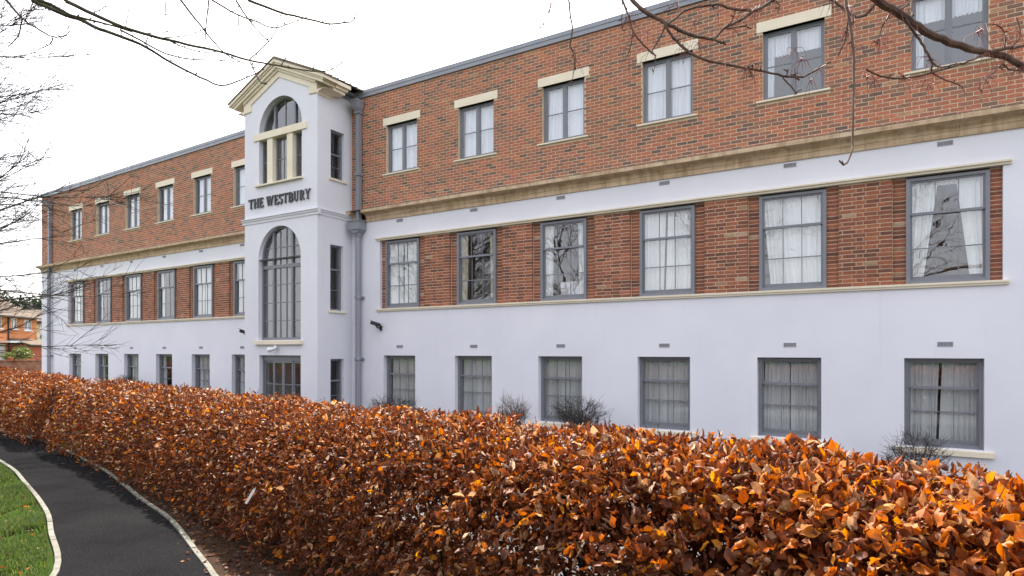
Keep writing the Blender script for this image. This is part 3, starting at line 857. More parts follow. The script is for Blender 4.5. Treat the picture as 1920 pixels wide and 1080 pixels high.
# rooms inside the tower
ti_ = MB(); ti_.box(TX0+0.03, TX1-0.15, 15.4, 15.5, BASE, 9.3); ti_.box(TX1-0.22, TX1-0.15, 13.47, 15.4, BASE, 9.3)
for zf in (BASE-0.05, 1.95, 5.75, 9.2): ti_.box(TX0+0.03, TX1-0.22, TY+0.25, 15.4, zf, zf+0.1)
ti_.build('interior_wall', MAT['room'], home)
# entrance doors
dW, dH = door[1]-door[0], door[3]-BASE
d_ = MB(); d_.box(0, 0.06, 0, 0.1, 0, dH); d_.box(dW-0.06, dW, 0, 0.1, 0, dH); d_.box(0.06, dW-0.06, -0.004, 0.1, dH-0.16, dH)
do = link('entrance_doorway', d_.mesh('entrance_doorway', MAT['frame']), home, fr_tower(door[0], 0.12, BASE), 0)
lw_ = (dW-0.12)/4
MAT['blue'] = simple('blue_sign_print', [(0.3, (0.015, 0.02, 0.22)), (0.7, (0.02, 0.03, 0.26))], 5, 0.5)
for k in range(4):
    a = 0.06+k*lw_; t = 0.05; e = a+lw_
    yk = 0.01 if k in (1, 2) else 0.03
    q = MB(); q.box(a+.002, a+t, yk, yk+0.05, 0.0, dH-0.162); q.box(e-t, e-.002, yk, yk+0.05, 0.0, dH-0.162); q.box(a+t, e-t, yk+0.002, yk+0.05, 0.0, 0.15); q.box(a+t, e-t, yk+0.002, yk+0.05, dH-0.22, dH-0.162)
    q.box(a+t, e-t, yk+0.01, yk+0.04, dH-0.86, dH-0.835)
    link('door_leaf', q.mesh('door_leaf', MAT['frame']), do)
    for c, d in ((0.15, dH-0.86), (dH-0.835, dH-0.22)):
        link('pane', MB().add([(a+t,yk+.025,c),(e-t,yk+.025,c),(e-t,yk+.025,d),(a+t,yk+.025,d)], [(0,1,2,3)]).mesh('pane', MAT['glass']), do)
def disc(mb, cx, cz, rx, rz, y, n=20):
    mb.add([(cx+rx*math.cos(2*math.pi*i/n), y, cz+rz*math.sin(2*math.pi*i/n)) for i in range(n)], [tuple(range(n))])
for cx in (0.06+lw_*1.30, 0.06+lw_*2.85):
    zc = dH-1.32
    nb = MB(); nb.box(cx-0.07, cx+0.07, 0.022, 0.026, zc-0.12, zc+0.12); link('door_notice', nb.mesh('door_notice', MAT['white']), do)
    q = MB(); disc(q, cx, zc, 0.055, 0.095, 0.0205); link('notice_print', q.mesh('notice_print', MAT['blue']), do)
    q = MB(); q.add([(cx-0.010,0.019,zc-0.055),(cx+0.010,0.019,zc-0.055),(cx+0.010,0.019,zc+0.055),(cx-0.010,0.019,zc+0.055)], [(0,1,2,3)]); link('notice_print', q.mesh('notice_print', MAT['white']), do)
    sx = cx+0.15 if cx < dW/2 else cx-0.15
    nb = MB(); nb.box(sx-0.065, sx+0.065, 0.022, 0.026, zc-0.17, zc+0.05); link('door_notice', nb.mesh('door_notice', MAT['white']), do)

# --- gable: stepped stone chevrons, kneelers, eaves return, roof
PITCH = 0.443
def ztop(dx): return 10.386-PITCH*abs(dx)
def chevron(hw, d0, d1, y0, name, mat):
    """band between depths d0 (upper) and d1 (lower) under the roof line, out to half width hw"""
    p = [(TXC-hw, ztop(hw)-d1), (TXC, ztop(0)-d1), (TXC+hw, ztop(hw)-d1), (TXC+hw, ztop(hw)-d0), (TXC, ztop(0)-d0), (TXC-hw, ztop(hw)-d0)]
    mb = MB(fr_tower)
    for q in ([p[0], p[1], p[4], p[5]], [p[1], p[2], p[3], p[4]]): mb.prism(q, y0, 0.30)
    return mb.build(name, mat, home)
chevron(2.10, 0.0, 0.035, -0.235, 'verge_tile', MAT['roof_tile'])
chevron(2.08, 0.035, 0.125, -0.21, 'gable_cornice', MAT['stone'])
chevron(2.0, 0.125, 0.175, -0.165, 'gable_cornice', MAT['stone'])
chevron(1.94, 0.175, 0.26, -0.13, 'gable_cornice', MAT['stone'])
chevron(1.585, 0.26, 0.33, -0.075, 'gable_cornice', MAT['stone'])
chevron(1.59, 0.33, 0.50, -0.03, 'gable_frieze', MAT['stone'])
for s in (-1, 1):
    k = MB(fr_tower); xa, xb = TXC+s*1.595, TXC+s*1.27
    zt = ztop(1.595)-0.34
    poly = [(xa, 9.10), (xb, 9.12), (xb, ztop(1.27)-0.49), (xa, zt)]
    if s < 0: poly = poly
    else: poly = poly[::-1]
    k.prism(poly, -0.033, 0.30); k.build('kneeler_stone', MAT['stone'], home)
    # eaves return with a cove bracket
    e = MB(); x_in, x_out = (TX0, TXC-2.085) if s < 0 else (TX1, TXC+2.085)
    za = ztop(2.08)-0.035
    def bx(xo, z0, z1, y0, y1):
        e.box(min(x_in, xo), max(x_in, xo), y0, y1, z0, z1)
    bx(x_out-s*0.002, za-0.10, za-0.005, TY+0.302, TY+0.78); bx(x_out-s*0.085, za-0.17, za-0.10, TY+0.302, TY+0.74); bx(x_out-s*0.15, za-0.25, za-0.17, TY+0.302, TY+0.70)
    e.build('eaves_cornice', MAT['stone'], home)
    cv = MB(); prof = [(x_in, 9.06)] + [(x_in+s*(0.03+0.33*(1-math.cos(a))), 9.06+(za-0.25-9.06)*math.sin(a)) for a in np.linspace(0, math.pi/2, 9)] + [(x_in, za-0.25)]
    cv.prism(prof if s > 0 else prof[::-1], TY-0.028, TY+0.46); cv.build('cove_bracket', MAT['stone'], home)
    # tiled slope
    t = MB(); xe = TXC+s*2.10; y0, y1 = TY-0.225, 19.0
    t.add([(TXC,y0,10.388),(xe,y0,ztop(2.10)+0.002),(xe,y1,ztop(2.10)+0.002),(TXC,y1,10.388)], [(0,1,2,3)])
    t.build('roof_slope', MAT['roof_tile'], home)
    tl_ = MB()
    for k_ in range(26):
        yy_ = TY-0.19+k_*0.24
        tl_.tube([(TXC, yy_, 10.39), (xe, yy_, ztop(2.10)+0.004)], 0.035, 6)
    tl_.build('tile_rolls', MAT['roof_tile'], home)
    g_ = MB(); xg = x_in+s*0.13
    nn = 8; gp = [(xg+0.075*math.cos(math.pi+math.pi*i/nn), 9.43+0.075*math.sin(math.pi+math.pi*i/nn)) for i in range(nn+1)]
    gp += [(x-(0.008 if x > xg else -0.008), z) for x, z in gp[::-1]]
    g_.prism(gp, TY+0.80, 13.40 if s > 0 else 18); g_.box(min(x_in, x_in+s*0.05), max(x_in, x_in+s*0.05), TY+0.72, 13.46, 9.27, 9.42)
    g_.build('eaves_gutter', MAT['metal'], home)

# --- raised lettering: THE WESTBURY, serif capitals
def stroke(pts, w0, w1):
    """ribbon along a line, widths interpolated; returns quads"""
    q = []
    P = [Vector((p[0], p[1])) for p in pts]; n = len(P)
    L = []; Rr = []
    for i, p in enumerate(P):
        t = (P[min(i+1, n-1)]-P[max(i-1, 0)]).normalized(); nn = Vector((-t.y, t.x))
        if callable(w0): w = w0(i/(n-1))
        else: w = w0+(w1-w0)*i/(n-1)
        L.append(p+nn*w/2); Rr.append(p-nn*w/2)
    return [[Rr[i], Rr[i+1], L[i+1], L[i]] for i in range(n-1)]
def R(x0, x1, z0, z1): return [[(x0, z0), (x1, z0), (x1, z1), (x0, z1)]]
TK, TN, SH = 0.155, 0.055, 0.045
def stem(x, z0=0, z1=1, ser=(1, 1)):
    q = R(x-TK/2, x+TK/2, z0, z1)
    if ser[0]: q += R(x-0.17, x+0.17, 0, SH)
    if ser[1]: q += R(x-0.17, x+0.17, 1-SH, 1)
    return q
def arc(cx, cz, rx, rz, a0, a1, n=10): return [(cx+rx*math.cos(math.radians(a0+(a1-a0)*i/n)), cz+rz*math.sin(math.radians(a0+(a1-a0)*i/n))) for i in range(n+1)]
bowl = lambda t: TN+(TK-TN)*math.sin(math.pi*t)
GL = {
 'T': (0.84, stem(0.42, ser=(1, 0)) + R(0.02, 0.82, 0.945, 1) + R(0.02, 0.07, 0.78, 0.96) + R(0.77, 0.82, 0.78, 0.96)),
 'H': (0.96, stem(0.2) + stem(0.76) + R(0.2, 0.76, 0.49, 0.545)),
 'E': (0.78, stem(0.2) + R(0.2, 0.70, 0.945, 1) + R(0.65, 0.70, 0.80, 0.96) + R(0.2, 0.74, 0, 0.055) + R(0.69, 0.74, 0.03, 0.22) + R(0.2, 0.55, 0.49, 0.545) + R(0.51, 0.555, 0.42, 0.62)),
 'W': (1.30, stroke([(0.14, 1), (0.42, 0)], TK, TK) + stroke([(0.42, 0), (0.66, 0.92)], TN, TN) + stroke([(0.60, 1), (0.88, 0)], TK, TK) + stroke([(0.88, 0), (1.16, 1)], TN, TN) + R(0.0, 0.30, 0.955, 1) + R(0.46, 0.76, 0.955, 1) + R(1.04, 1.28, 0.955, 1)),
 'S': (0.64, stroke(arc(0.31, 0.745, 0.21, 0.225, 20, 225, 10) + arc(0.33, 0.26, 0.23, 0.235, 75, -160, 12), lambda t: TN+(TK-TN)*max(math.sin(math.pi*t), 0)**0.8, 0) + R(0.49, 0.53, 0.75, 0.98) + R(0.07, 0.11, 0.02, 0.25)),
 'B': (0.80, stem(0.2) + stroke([(0.2, 0.972)] + arc(0.42, 0.75, 0.22, 0.222, 90, -90) + [(0.2, 0.528)], bowl, 0) + stroke([(0.2, 0.515)] + arc(0.45, 0.27, 0.25, 0.243, 90, -90) + [(0.2, 0.027)], bowl, 0)),
 'U': (0.92, R(0.2-TK/2, 0.2+TK/2, 0.3, 1) + R(0.03, 0.37, 0.955, 1) + stroke(arc(0.46, 0.3, 0.26, 0.275, 180, 360, 12), lambda t: TK+(TN-TK)*t, 0) + R(0.69, 0.745, 0.3, 1) + R(0.58, 0.86, 0.955, 1)),
 'R': (0.86, stem(0.2) + stroke([(0.2, 0.972)] + arc(0.42, 0.735, 0.22, 0.237, 90, -90) + [(0.2, 0.498)], bowl, 0) + stroke([(0.38, 0.50), (0.74, 0.0)], TK, TK) + R(0.66, 0.86, 0, SH)),
 'Y': (0.88, R(0.44-TK/2, 0.44+TK/2, 0, 0.48) + R(0.27, 0.61, 0, SH) + stroke([(0.14, 1), (0.44, 0.45)], TK, TK) + stroke([(0.76, 1), (0.46, 0.45)], TN, TN) + R(0.0, 0.30, 0.955, 1) + R(0.62, 0.88, 0.955, 1)),
}
text = 'THE WESTBURY'
tot = sum(GL[c][0]+0.06 if c != ' ' else 0.42 for c in text)
CAP = 0.275; x = -16.74; sc = 2.72/(tot*CAP)
for c in text:
    if c == ' ': x += 0.42*CAP*sc; continue
    wd, quads = GL[c]
    mb = MB(fr_tower)
    for i, q in enumerate(quads):
        mb.prism([(x+p[0]*CAP*sc, 6.20+p[1]*CAP) for p in q], -0.050-0.0006*(i % 9), -0.012)
    mb.box(x+wd*0.3*CAP*sc, x+wd*0.3*CAP*sc+0.012, -0.014, 0.01, 6.205, 6.215)
    mb.build('letter', MAT['dark'], home)
    x += (wd+0.06)*CAP*sc

# --- downpipes
def downpipe(frame, x, top, big):
    dp = MB(); s = 0.075
    # hopper head
    def frustum(z0, z1, a0, a1, yb=0.0):
        dp.add([(-a0,-2*a0+yb,z0),(a0,-2*a0+yb,z0),(a0,yb,z0),(-a0,yb,z0),(-a1,-2*a1+yb,z1),(a1,-2*a1+yb,z1),(a1,yb,z1),(-a1,yb,z1)],
               [(3,2,1,0),(4,5,6,7),(0,1,5,4),(1,2,6,5),(2,3,7,6),(3,0,4,7)])
    frustum(top-0.05, top, 0.155, 0.16, -0.02); frustum(top-0.20, top-0.05, 0.12, 0.145, -0.03); frustum(top-0.30, top-0.20, 0.075, 0.12, -0.03); frustum(top-0.36, top-0.30, 0.085, 0.09, -0.028)
    dp.box(-s*0.8, s*0.8, -0.16, -0.04, 5.72, top-0.36)
    dp.box(-0.088, 0.088, -0.19, -0.02, 7.02, 7.09)
    o = link('downpipe', dp.mesh('downpipe', MAT['metal']), home, frame(x, 0, 0), ROT[frame])
    if big:
        h = MB(); h.box(-0.23, 0.21, -0.32, -0.015, 5.43, 5.67); h.box(-0.25, 0.23, -0.345, -0.012, 5.67, 5.70); 
        h.prism([(-0.10, 5.34), (0.10, 5.34), (0.19, 5.43), (-0.21, 5.43)], -0.29, -0.02)
        link('hopper_head', h.mesh('hopper_head', MAT['metal']), o)
    rr = 0.078
    lp = MB(); lp.smooth = False
    lp.tube([(0, -0.13, BASE), (0, -0.13, 5.43 if big else 5.74)], rr, 16)
    for zc in (3.49, 1.71) if big else (1.72,):
        lp.tube([(0, -0.13, zc-0.05), (0, -0.13, zc-0.035), (0, -0.13, zc+0.035), (0, -0.13, zc+0.05)], [rr+0.008, rr+0.02, rr+0.02, rr+0.008], 16)
        lp.box(-0.15, 0.15, -0.06, 0.0, zc-0.03, zc+0.03)
    if big: lp.tube([(0, -0.13, 5.22), (0, -0.13, 5.34)], [rr+0.006, rr+0.05], 16)
    else: lp.tube([(0, -0.13, 5.66), (0, -0.13, 5.76)], [rr+0.02, rr+0.03], 16)
    link('round_pipe', lp.mesh('round_pipe', MAT['metal']), o)
downpipe(fr_right, -13.42, 9.17, True)
downpipe(fr_left, -34.22, 8.99, False)

# ------------------------------------------------------------------ curtains
RSTY = {'top': ['closed', 'closed', 'closed', 'closed', 'valance', 'valance'], 'mid': ['closed', 'sides', 'sides', 'gap', 'swept', 'tied'], 'low': ['closed', 'closed', 'closed', 'closed', 'closed', 'gap']}
DESC = {'closed': 'white net curtains drawn', 'valance': 'short white valance and side drape', 'sides': 'pale curtains pulled apart', 'gap': 'white curtains with a dark slit', 'swept': 'white curtain swept to one side', 'tied': 'white curtains tied back'}
FLN = {'top': 'top-floor', 'mid': 'middle-floor', 'low': 'ground-floor'}
for fl, zz, H, xo, W, yo in (('top', 6.98, 1.32, 0.13, 1.09, 0.205), ('mid', 3.17, 1.86, 0.06, 1.17, 0.195), ('low', 0.26, 1.53, 0.03, 1.12, 0.285)):
    for i in range(6):
        st = RSTY[fl][i]
        mt = {'top': 'net', 'mid': 'cream_cloth', 'low': 'grey_cloth'}[fl]
        if fl == 'mid' and i == 1: mt = 'pattern_cloth'
        curtain(fr_right, XR0+PR*i+xo, yo, zz, W, H, st, f'{DESC[st]} at the {ORD[i]} {FLN[fl]} window right of the tower', 10*i+len(fl)+zz, mt)
        j = 5-i
        st = ['closed', 'closed', 'sides', 'closed', 'sides', 'closed'][i] if fl != 'top' else 'closed'
        curtain(fr_left, XL0+PL_*j+xo, yo, zz, W, H, st, f'{DESC[st]} at the {ORD[i]} {FLN[fl]} window left of the tower', 99*i+zz, {'top': 'net', 'mid': 'cream_cloth', 'low': 'grey_cloth'}[fl])

MAT['oak'] = simple('oak_wood', [(0.3, (0.36, 0.17, 0.06)), (0.7, (0.50, 0.26, 0.10))], 6, 0.5, stretch=(1, 1, .3))
cxr = XR0+2*PR+0.72
ac = thing('armchair', 'armchair with grey cushion and wooden arms inside the third middle-floor window right of tower', 'chair', fr_right(cxr, 0.75, 2.57))
q = MB(fr_right); q.box(cxr-0.30, cxr+0.30, 0.50, 1.05, 2.90, 3.04); q.build('seat', MAT['white'], ac)
q = MB(fr_right); q.prism_x([(0.42, 3.0), (0.52, 3.0), (0.46, 3.62), (0.36, 3.62)], cxr-0.29, cxr+0.29); q.build('backrest', MAT['white'], ac)
for sx_ in (-1, 1):
    q = MB(fr_right); q.box(cxr+sx_*0.34-0.03, cxr+sx_*0.34+0.03, 0.40, 1.05, 3.22, 3.27); q.build('arm', MAT['oak'], ac)
    for yy_ in (0.45, 1.0):
        q = MB(fr_right); q.box(cxr+sx_*0.34-0.025, cxr+sx_*0.34+0.025, yy_-0.025, yy_+0.025, 2.57, 3.22); q.build('leg', MAT['oak'], ac)

# ------------------------------------------------------------------ wall-mounted cameras and lamp
def wall_camera(frame, x, z, flip, label):
    t = thing('security_camera', label, 'camera', frame(x, -0.02, z), 'security cameras on the wall')
    P = lambda *a: frame(*a)
    b = MB(frame); b.box(x-0.03, x+0.03, -0.05, 0.0, z-0.10, z+0.04); b.build('bracket', MAT['black'], t)
    b = MB(frame); b.tube([(x, -0.05, z-0.03), (x+flip*0.02, -0.14, z-0.02), (x+flip*0.05, -0.18, z+0.05)], 0.022, 8); b.build('arm', MAT['black'], t)
    b = MB(frame); a = Vector((x+flip*0.16, -0.08, z+0.01)); d = Vector((-flip*-0.16, -0.22, 0.05))
    p0 = Vector((x-flip*0.06, -0.10, z+0.04)); p1 = Vector((x+flip*0.17, -0.26, z+0.13))
    b.tube([p0, p0.lerp(p1, 0.1), p0.lerp(p1, 0.95), p1], [0.035, 0.045, 0.048, 0.04], 10); b.build('camera_body', MAT['black'], t)
    b = MB(frame); u = Vector((0, 0, 0.055)); s = (p1-p0).cross(Vector((0, 0, 1))).normalized()*0.055; e = (p1-p0)*0.12
    q = [p0+u-s, p0+u+s, p1+e+u+s, p1+e+u-s]
    b.add([*q, *[v+Vector((0, 0, 0.010)) for v in q]], [(3,2,1,0),(4,5,6,7),(0,1,5,4),(1,2,6,5),(2,3,7,6),(3,0,4,7)]); b.build('sun_shield', MAT['black'], t)
wall_camera(fr_right, -12.63, 2.62, -1, 'black bullet security camera on the white wall right of the downpipe')
wall_camera(fr_left, -18.9, 2.49, -1, 'small black security camera on the white wall just left of the tower')
lt = thing('wall_lamp', 'small white floodlight above the entrance doors', 'lamp', fr_tower(-15.5, -0.02, 2.03))
b = MB(fr_tower); b.box(-15.54, -15.43, -0.07, 0.0, 2.02, 2.11); b.build('lamp_base', MAT['white'], lt)
b = MB(fr_tower); b.tube([(-15.48, -0.06, 2.05), (-15.46, -0.13, 2.02), (-15.47, -0.16, 1.985)], 0.018, 8); b.build('lamp_arm', MAT['white'], lt)
b = MB(fr_tower); b.tube([(-15.40, -0.12, 2.02), (-15.50, -0.15, 1.99), (-15.62, -0.19, 1.97)], [0.03, 0.055, 0.075], 12); b.build('lamp_head', MAT['white'], lt)
# ====PART2

# ------------------------------------------------------------------ beech hedge
def leaf_template(nl, nw, ribs):
    """unit leaf (length 1 along +x, width 0.62), grid of nl x nw quads"""
    U = np.linspace(0, 1, nl+1); V = np.linspace(-1, 1, nw+1)
    half = 0.30*np.sin(np.pi*np.clip(U, 0.0, 1)**0.82)**0.9
    half[0] = 0.012; half[-1] = 0.006
    u, v = np.meshgrid(U, V, indexing='ij')
    return u, v, half
def leaf_batch(pos, frames, size, curl, fold, twist, cols, nl, nw, ribs):
    """many leaves at once; pos (N,3), frames (N,3,3) with columns x (length), y (width), z (normal)"""
    n = len(pos)
    u, v, half = leaf_template(nl, nw, ribs)
    uu = u.ravel()[None]; vv = v.ravel()[None]; hw = np.repeat(half, nw+1)[None]
    c = curl[:, None]
    ang = c*uu
    safe = np.where(np.abs(c) < 1e-3, 1e-3, c)
    x = np.sin(ang)/safe; z = (1-np.cos(ang))/safe
    f = fold[:, None]
    # across: a trough or ridge around the midrib
    fa = f*vv
    y = hw*np.sin(fa)/np.where(np.abs(f) < 1e-3, 1e-3, f)
    zz = hw*(1-np.cos(fa))/np.where(np.abs(f) < 1e-3, 1e-3, f)
    if ribs:
        zz = zz + 0.020*np.cos((uu-0.35*np.abs(vv))*2*np.pi*7)*np.abs(vv)**0.5*np.sin(np.pi*uu)
        y = y*(1+0.05*np.cos((uu)*2*np.pi*7)*(np.abs(vv) > 0.9))
    if nl >= 3:
        ph = rng.uniform(0, 6.28, (n, 3)); am = rng.uniform(0.02, 0.10, (n, 1))
        zz = zz+am*np.sin(2*np.pi*1.3*uu+ph[:, :1])*vv+0.7*am*np.sin(2*np.pi*2.3*uu+ph[:, 1:2])*np.abs(vv)+rng.normal(0, 0.010, (n, uu.size))
        y = y*(1+0.11*np.sin(2*np.pi*1.7*uu+ph[:, 2:3])*np.sign(vv))+rng.normal(0, 0.008, (n, uu.size))*(np.abs(vv) > 0.4)
    t = twist[:, None]*(uu-0.5)
    y2 = y*np.cos(t)-zz*np.sin(t); z2 = y*np.sin(t)+zz*np.cos(t)
    nx_, nz_ = -np.sin(ang), np.cos(ang)
    lx = x+nx_*z2; lz = z+nz_*z2
    P = np.stack([lx, y2, lz], 2)*size[:, None, None]
    W = np.einsum('nij,nkj->nki', frames, P)+pos[:, None, :]
    m_ = (nl+1)*(nw+1)
    quad = []
    for i in range(nl):
        for j in range(nw):
            a = i*(nw+1)+j; quad.append((a, a+nw+1, a+nw+2, a+1))
    quad = np.array(quad)
    F = (quad[None]+np.arange(n)[:, None, None]*m_).reshape(-1, 4)
    rib_d = 1.0-0.16*(np.abs(vv) < 0.12)
    Cc = cols[:, None, :]*np.broadcast_to(rib_d, (n, m_))[:, :, None]
    return W.reshape(-1, 3), F, Cc.reshape(-1, 3)
def frames_from(xdir, roll):
    x = xdir/np.linalg.norm(xdir, axis=1, keepdims=True)
    up = np.tile(np.array([[0, 0, 1.0]]), (len(x), 1)); up[np.abs(x[:, 2]) > 0.95] = (1, 0, 0)
    y = np.cross(up, x); y /= np.linalg.norm(y, axis=1, keepdims=True)
    z = np.cross(x, y)
    c, s = np.cos(roll)[:, None], np.sin(roll)[:, None]
    y2 = y*c+z*s; z2 = -y*s+z*c
    return np.stack([x, y2, z2], 2)
PAL = np.array([(0.40, 0.108, 0.024), (0.52, 0.150, 0.024), (0.28, 0.070, 0.022), (0.58, 0.22, 0.04), (0.45, 0.22, 0.10), (0.60, 0.36, 0.20), (0.17, 0.052, 0.024), (0.66, 0.26, 0.02), (0.72, 0.52, 0.37)])  # the last, palest tint puts bright highlights into the leaf colour
PW = np.array([0.25, 0.18, 0.18, 0.07, 0.09, 0.07, 0.12, 0.05, 0.03])
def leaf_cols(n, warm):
    """warm 0..1 per leaf: share of orange leaves against darker brown ones"""
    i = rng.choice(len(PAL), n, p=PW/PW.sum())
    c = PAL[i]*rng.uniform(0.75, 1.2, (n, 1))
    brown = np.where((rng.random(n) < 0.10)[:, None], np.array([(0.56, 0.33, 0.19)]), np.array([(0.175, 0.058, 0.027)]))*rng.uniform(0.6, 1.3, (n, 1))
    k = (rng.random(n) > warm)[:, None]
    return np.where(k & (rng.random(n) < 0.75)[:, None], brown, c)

HPROF = np.array([(-0.22, 0.15), (-0.27, 0.75), (-0.21, 1.22), (-0.08, 1.36), (0.10, 1.40), (0.35, 1.375), (0.60, 1.29), (0.80, 1.13), (0.95, 0.88), (1.06, 0.55), (1.10, 0.25), (1.06, 0.03)])
hp_l = np.concatenate([[0], np.cumsum(np.linalg.norm(np.diff(HPROF, axis=0), axis=1))])
def hedge(crest, dz, label, end_left, n_fac=1.0, part_leaves=0):
    line, L = smooth_line([cw(*p) for p in crest], 160)
    line = np.array([(p.x, p.y, 0) for p in line])
    tan = np.gradient(line, axis=0); tan /= np.linalg.norm(tan, axis=1, keepdims=True)
    # normal towards the camera side
    nrm = np.stack([-tan[:, 1], tan[:, 0], np.zeros(len(tan))], 1)
    mid = line[len(line)//2]
    if np.dot(nrm[len(line)//2], -mid) < 0: nrm = -nrm
    arc_l = np.linspace(0, L, 160)
    base_i = int(np.argmin(np.linalg.norm(line, axis=1)))
    t = thing('beech_hedge', label, 'hedge', tuple(line[80]), 'clipped beech hedges along the path')
    def dzf(C):
        lat = C[..., 0]*C_-C[..., 1]*S_
        return dz+(np.interp(lat, [-4.0, -1.0, 1.0, 2.2], [-0.03, 0.02, 0.06, 0.03]) if not end_left else 0.0)
    def sample(n, depth_scale):
        """points on the hedge skin: along the line, round the profile, sunk a little"""
        q = rng.uniform(0, L, n); w = rng.uniform(0, hp_l[-1], n)
        C = np.stack([np.interp(q, arc_l, line[:, k]) for k in range(3)], 1)
        Nn = np.stack([np.interp(q, arc_l, nrm[:, k]) for k in range(3)], 1)
        s = np.interp(w, hp_l, HPROF[:, 0]); z = np.interp(w, hp_l, HPROF[:, 1])
        s2 = np.interp(w+0.03, hp_l, HPROF[:, 0]); z2 = np.interp(w+0.03, hp_l, HPROF[:, 1])
        ts, tz = s2-s, z2-z; ln = np.hypot(ts, tz)+1e-9
        on, oz = -tz/ln, ts/ln                      # outward normal in section (towards front, up)
        flip = np.where((on*(s-0.4)+oz*(z-0.7)) < 0, -1, 1); on *= flip; oz *= flip
        # clipped but lumpy skin
        lump = 0.020*np.sin(q*2.1+w*2.3)+0.022*np.sin(q*5.3+1.7-w*4.1)+0.02*np.sin(q*11.7+w*7.9)
        d = lump-rng.exponential(depth_scale, n)
        P = C+Nn*(s+on*d)[:, None]; P[:, 2] += z+oz*d+dzf(C)*np.clip(z/1.3, 0, 1)
        O = Nn*on[:, None]; O[:, 2] += oz
        return P, O, q, z/1.4, d-lump
    area = L*hp_l[-1]
    groups = []
    def lod(P):
        return np.linalg.norm(P-np.array([0, 0, EYE]), axis=1)
    n = int(area*2700*n_fac)
    P, O, q, h, d = sample(n, 0.11)
    D = lod(P)
    keep = rng.random(n) < np.clip(3.6/D, 0.28, 1.0)
    # hidden back and the thin, open foot of the near hedge
    back = (O@np.array([0, 0, 1.0]) < 0.3) & (np.einsum('ij,ij->i', O, -P) < 0)
    keep &= ~(back & (rng.random(n) < 0.6))
    # open bottom close by
    rag = np.sin(P[:, 0]*3.1+P[:, 1]*1.3)*0.14+np.sin(P[:, 0]*7.7-P[:, 2]*5.1)*0.10
    openf = np.clip((0.62+rag-h)/0.42, 0, 1)*np.clip((6.0-D)/3.0, 0, 1)
    keep &= ~(rng.random(n) < openf*0.80)
    # thin places in the face of the near hedge
    cl_ = np.sin(q*6.1+P[:, 2]*3.0)*np.sin(P[:, 2]*8.3-q*2.2)+0.7*np.sin(q*13.0-P[:, 2]*11.0)
    keep &= ~((h < 0.86) & (rng.random(n) < np.clip(0.28+0.5*cl_, 0.0, 0.85)))
    foot = np.clip((0.22-h)/0.2, 0, 1)
    keep &= ~(rng.random(n) < foot*0.55)
    P, O, q, h, d, D = P[keep], O[keep], q[keep], h[keep], d[keep], D[keep]
    n = len(P)
    # direction: outwards and drooping, strongly random
    X = O*0.55+rng.normal(0, 0.62, (n, 3)); X[:, 2] += np.where(O[:, 2] > 0.6, 0.05, -0.55)
    size = rng.uniform(0.05, 0.092, n)*np.interp(D, [2.2, 3.2, 4.5, 8, 16], [1.18, 1.05, 0.88, 0.88, 1.2])
    curl = rng.normal(0.9, 1.1, n); fold = np.abs(rng.normal(1.7, 0.9, n)); tw_ = rng.normal(0, 0.7, n)
    F = frames_from(X, rng.uniform(-np.pi, np.pi, n))
    warm = np.clip(1.35-D/4.2, 0.06, 1.0)*np.clip(2.2*h-1.05, 0.12, 1)  # darker brown low on the face: its shade is put into the leaf colour
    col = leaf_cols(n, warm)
    # parts: the leaves that show largest
    px = np.stack([P[:, 0]*C_-P[:, 1]*S_, P[:, 0]*S_+P[:, 1]*C_], 1)
    inx = np.abs(px[:, 0]/np.maximum(px[:, 1], .01)) < 0.8
    vy = (P[:, 2]-EYE)/np.maximum(px[:, 1], .01)
    vis = (px[:, 1] > 0.5) & inx & (vy > -0.35) & (d > -0.05) & (np.einsum('ij,ij->i', O, np.array([0, 0, EYE])-P) > 0)
    single = np.zeros(n, bool)
    if part_leaves:
        cand = np.where(vis)[0]; cand = cand[np.argsort(-(size/D)[cand])][:part_leaves]; single[cand] = True
    Vs, Fs, Cs = [], [], []; off = 0
    for lo, hi, nl, nw, rb in ((0, 3.6, 7, 4, True), (3.6, 6.5, 4, 2, False), (6.5, 12, 3, 2, False), (12, 99, 2, 2, False)):
        s = (D >= lo) & (D < hi) & ~single
        if not s.any(): continue
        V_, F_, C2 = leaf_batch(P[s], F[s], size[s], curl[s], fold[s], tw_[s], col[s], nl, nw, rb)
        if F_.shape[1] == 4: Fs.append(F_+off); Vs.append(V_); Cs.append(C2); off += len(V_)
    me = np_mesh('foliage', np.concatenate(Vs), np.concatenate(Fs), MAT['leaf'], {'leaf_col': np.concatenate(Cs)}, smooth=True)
    o = link('foliage', me, t); o['kind'] = 'stuff'
    # a dozen leaf shapes shared by the single leaves
    if part_leaves:
        shapes = []
        for k in range(24):
            V_, F_, C2 = leaf_batch(np.zeros((1, 3)), np.eye(3)[None], np.ones(1), np.array([random.gauss(0.9, 0.8)]), np.array([random.gauss(0.9, 0.7)]), np.array([random.gauss(0, 0.6)]), leaf_cols(1, np.ones(1)), 6, 4, True)
            shapes.append(np_mesh('leaf', V_, F_, MAT['leaf'], {'leaf_col': C2}, smooth=True))
        inv = Matrix.Translation(-Vector(t.location))
        for i in np.where(single)[0]:
            lo_ = bpy.data.objects.new('leaf', random.choice(shapes)); COL.objects.link(lo_)
            lo_.parent = t; lo_.matrix_parent_inverse = inv
            lo_.matrix_basis = Matrix.Translation(Vector(P[i])) @ Matrix([list(r_) for r_ in F[i]]).to_4x4() @ Matrix.Scale(float(size[i]), 4)
    # brown leaves held deep inside
    n2 = int(area*1100*n_fac)
    P2, O2, q2, h2, d2 = sample(n2, 0.02)
    P2 = P2-O2*rng.uniform(0.22, 0.55, n2)[:, None]
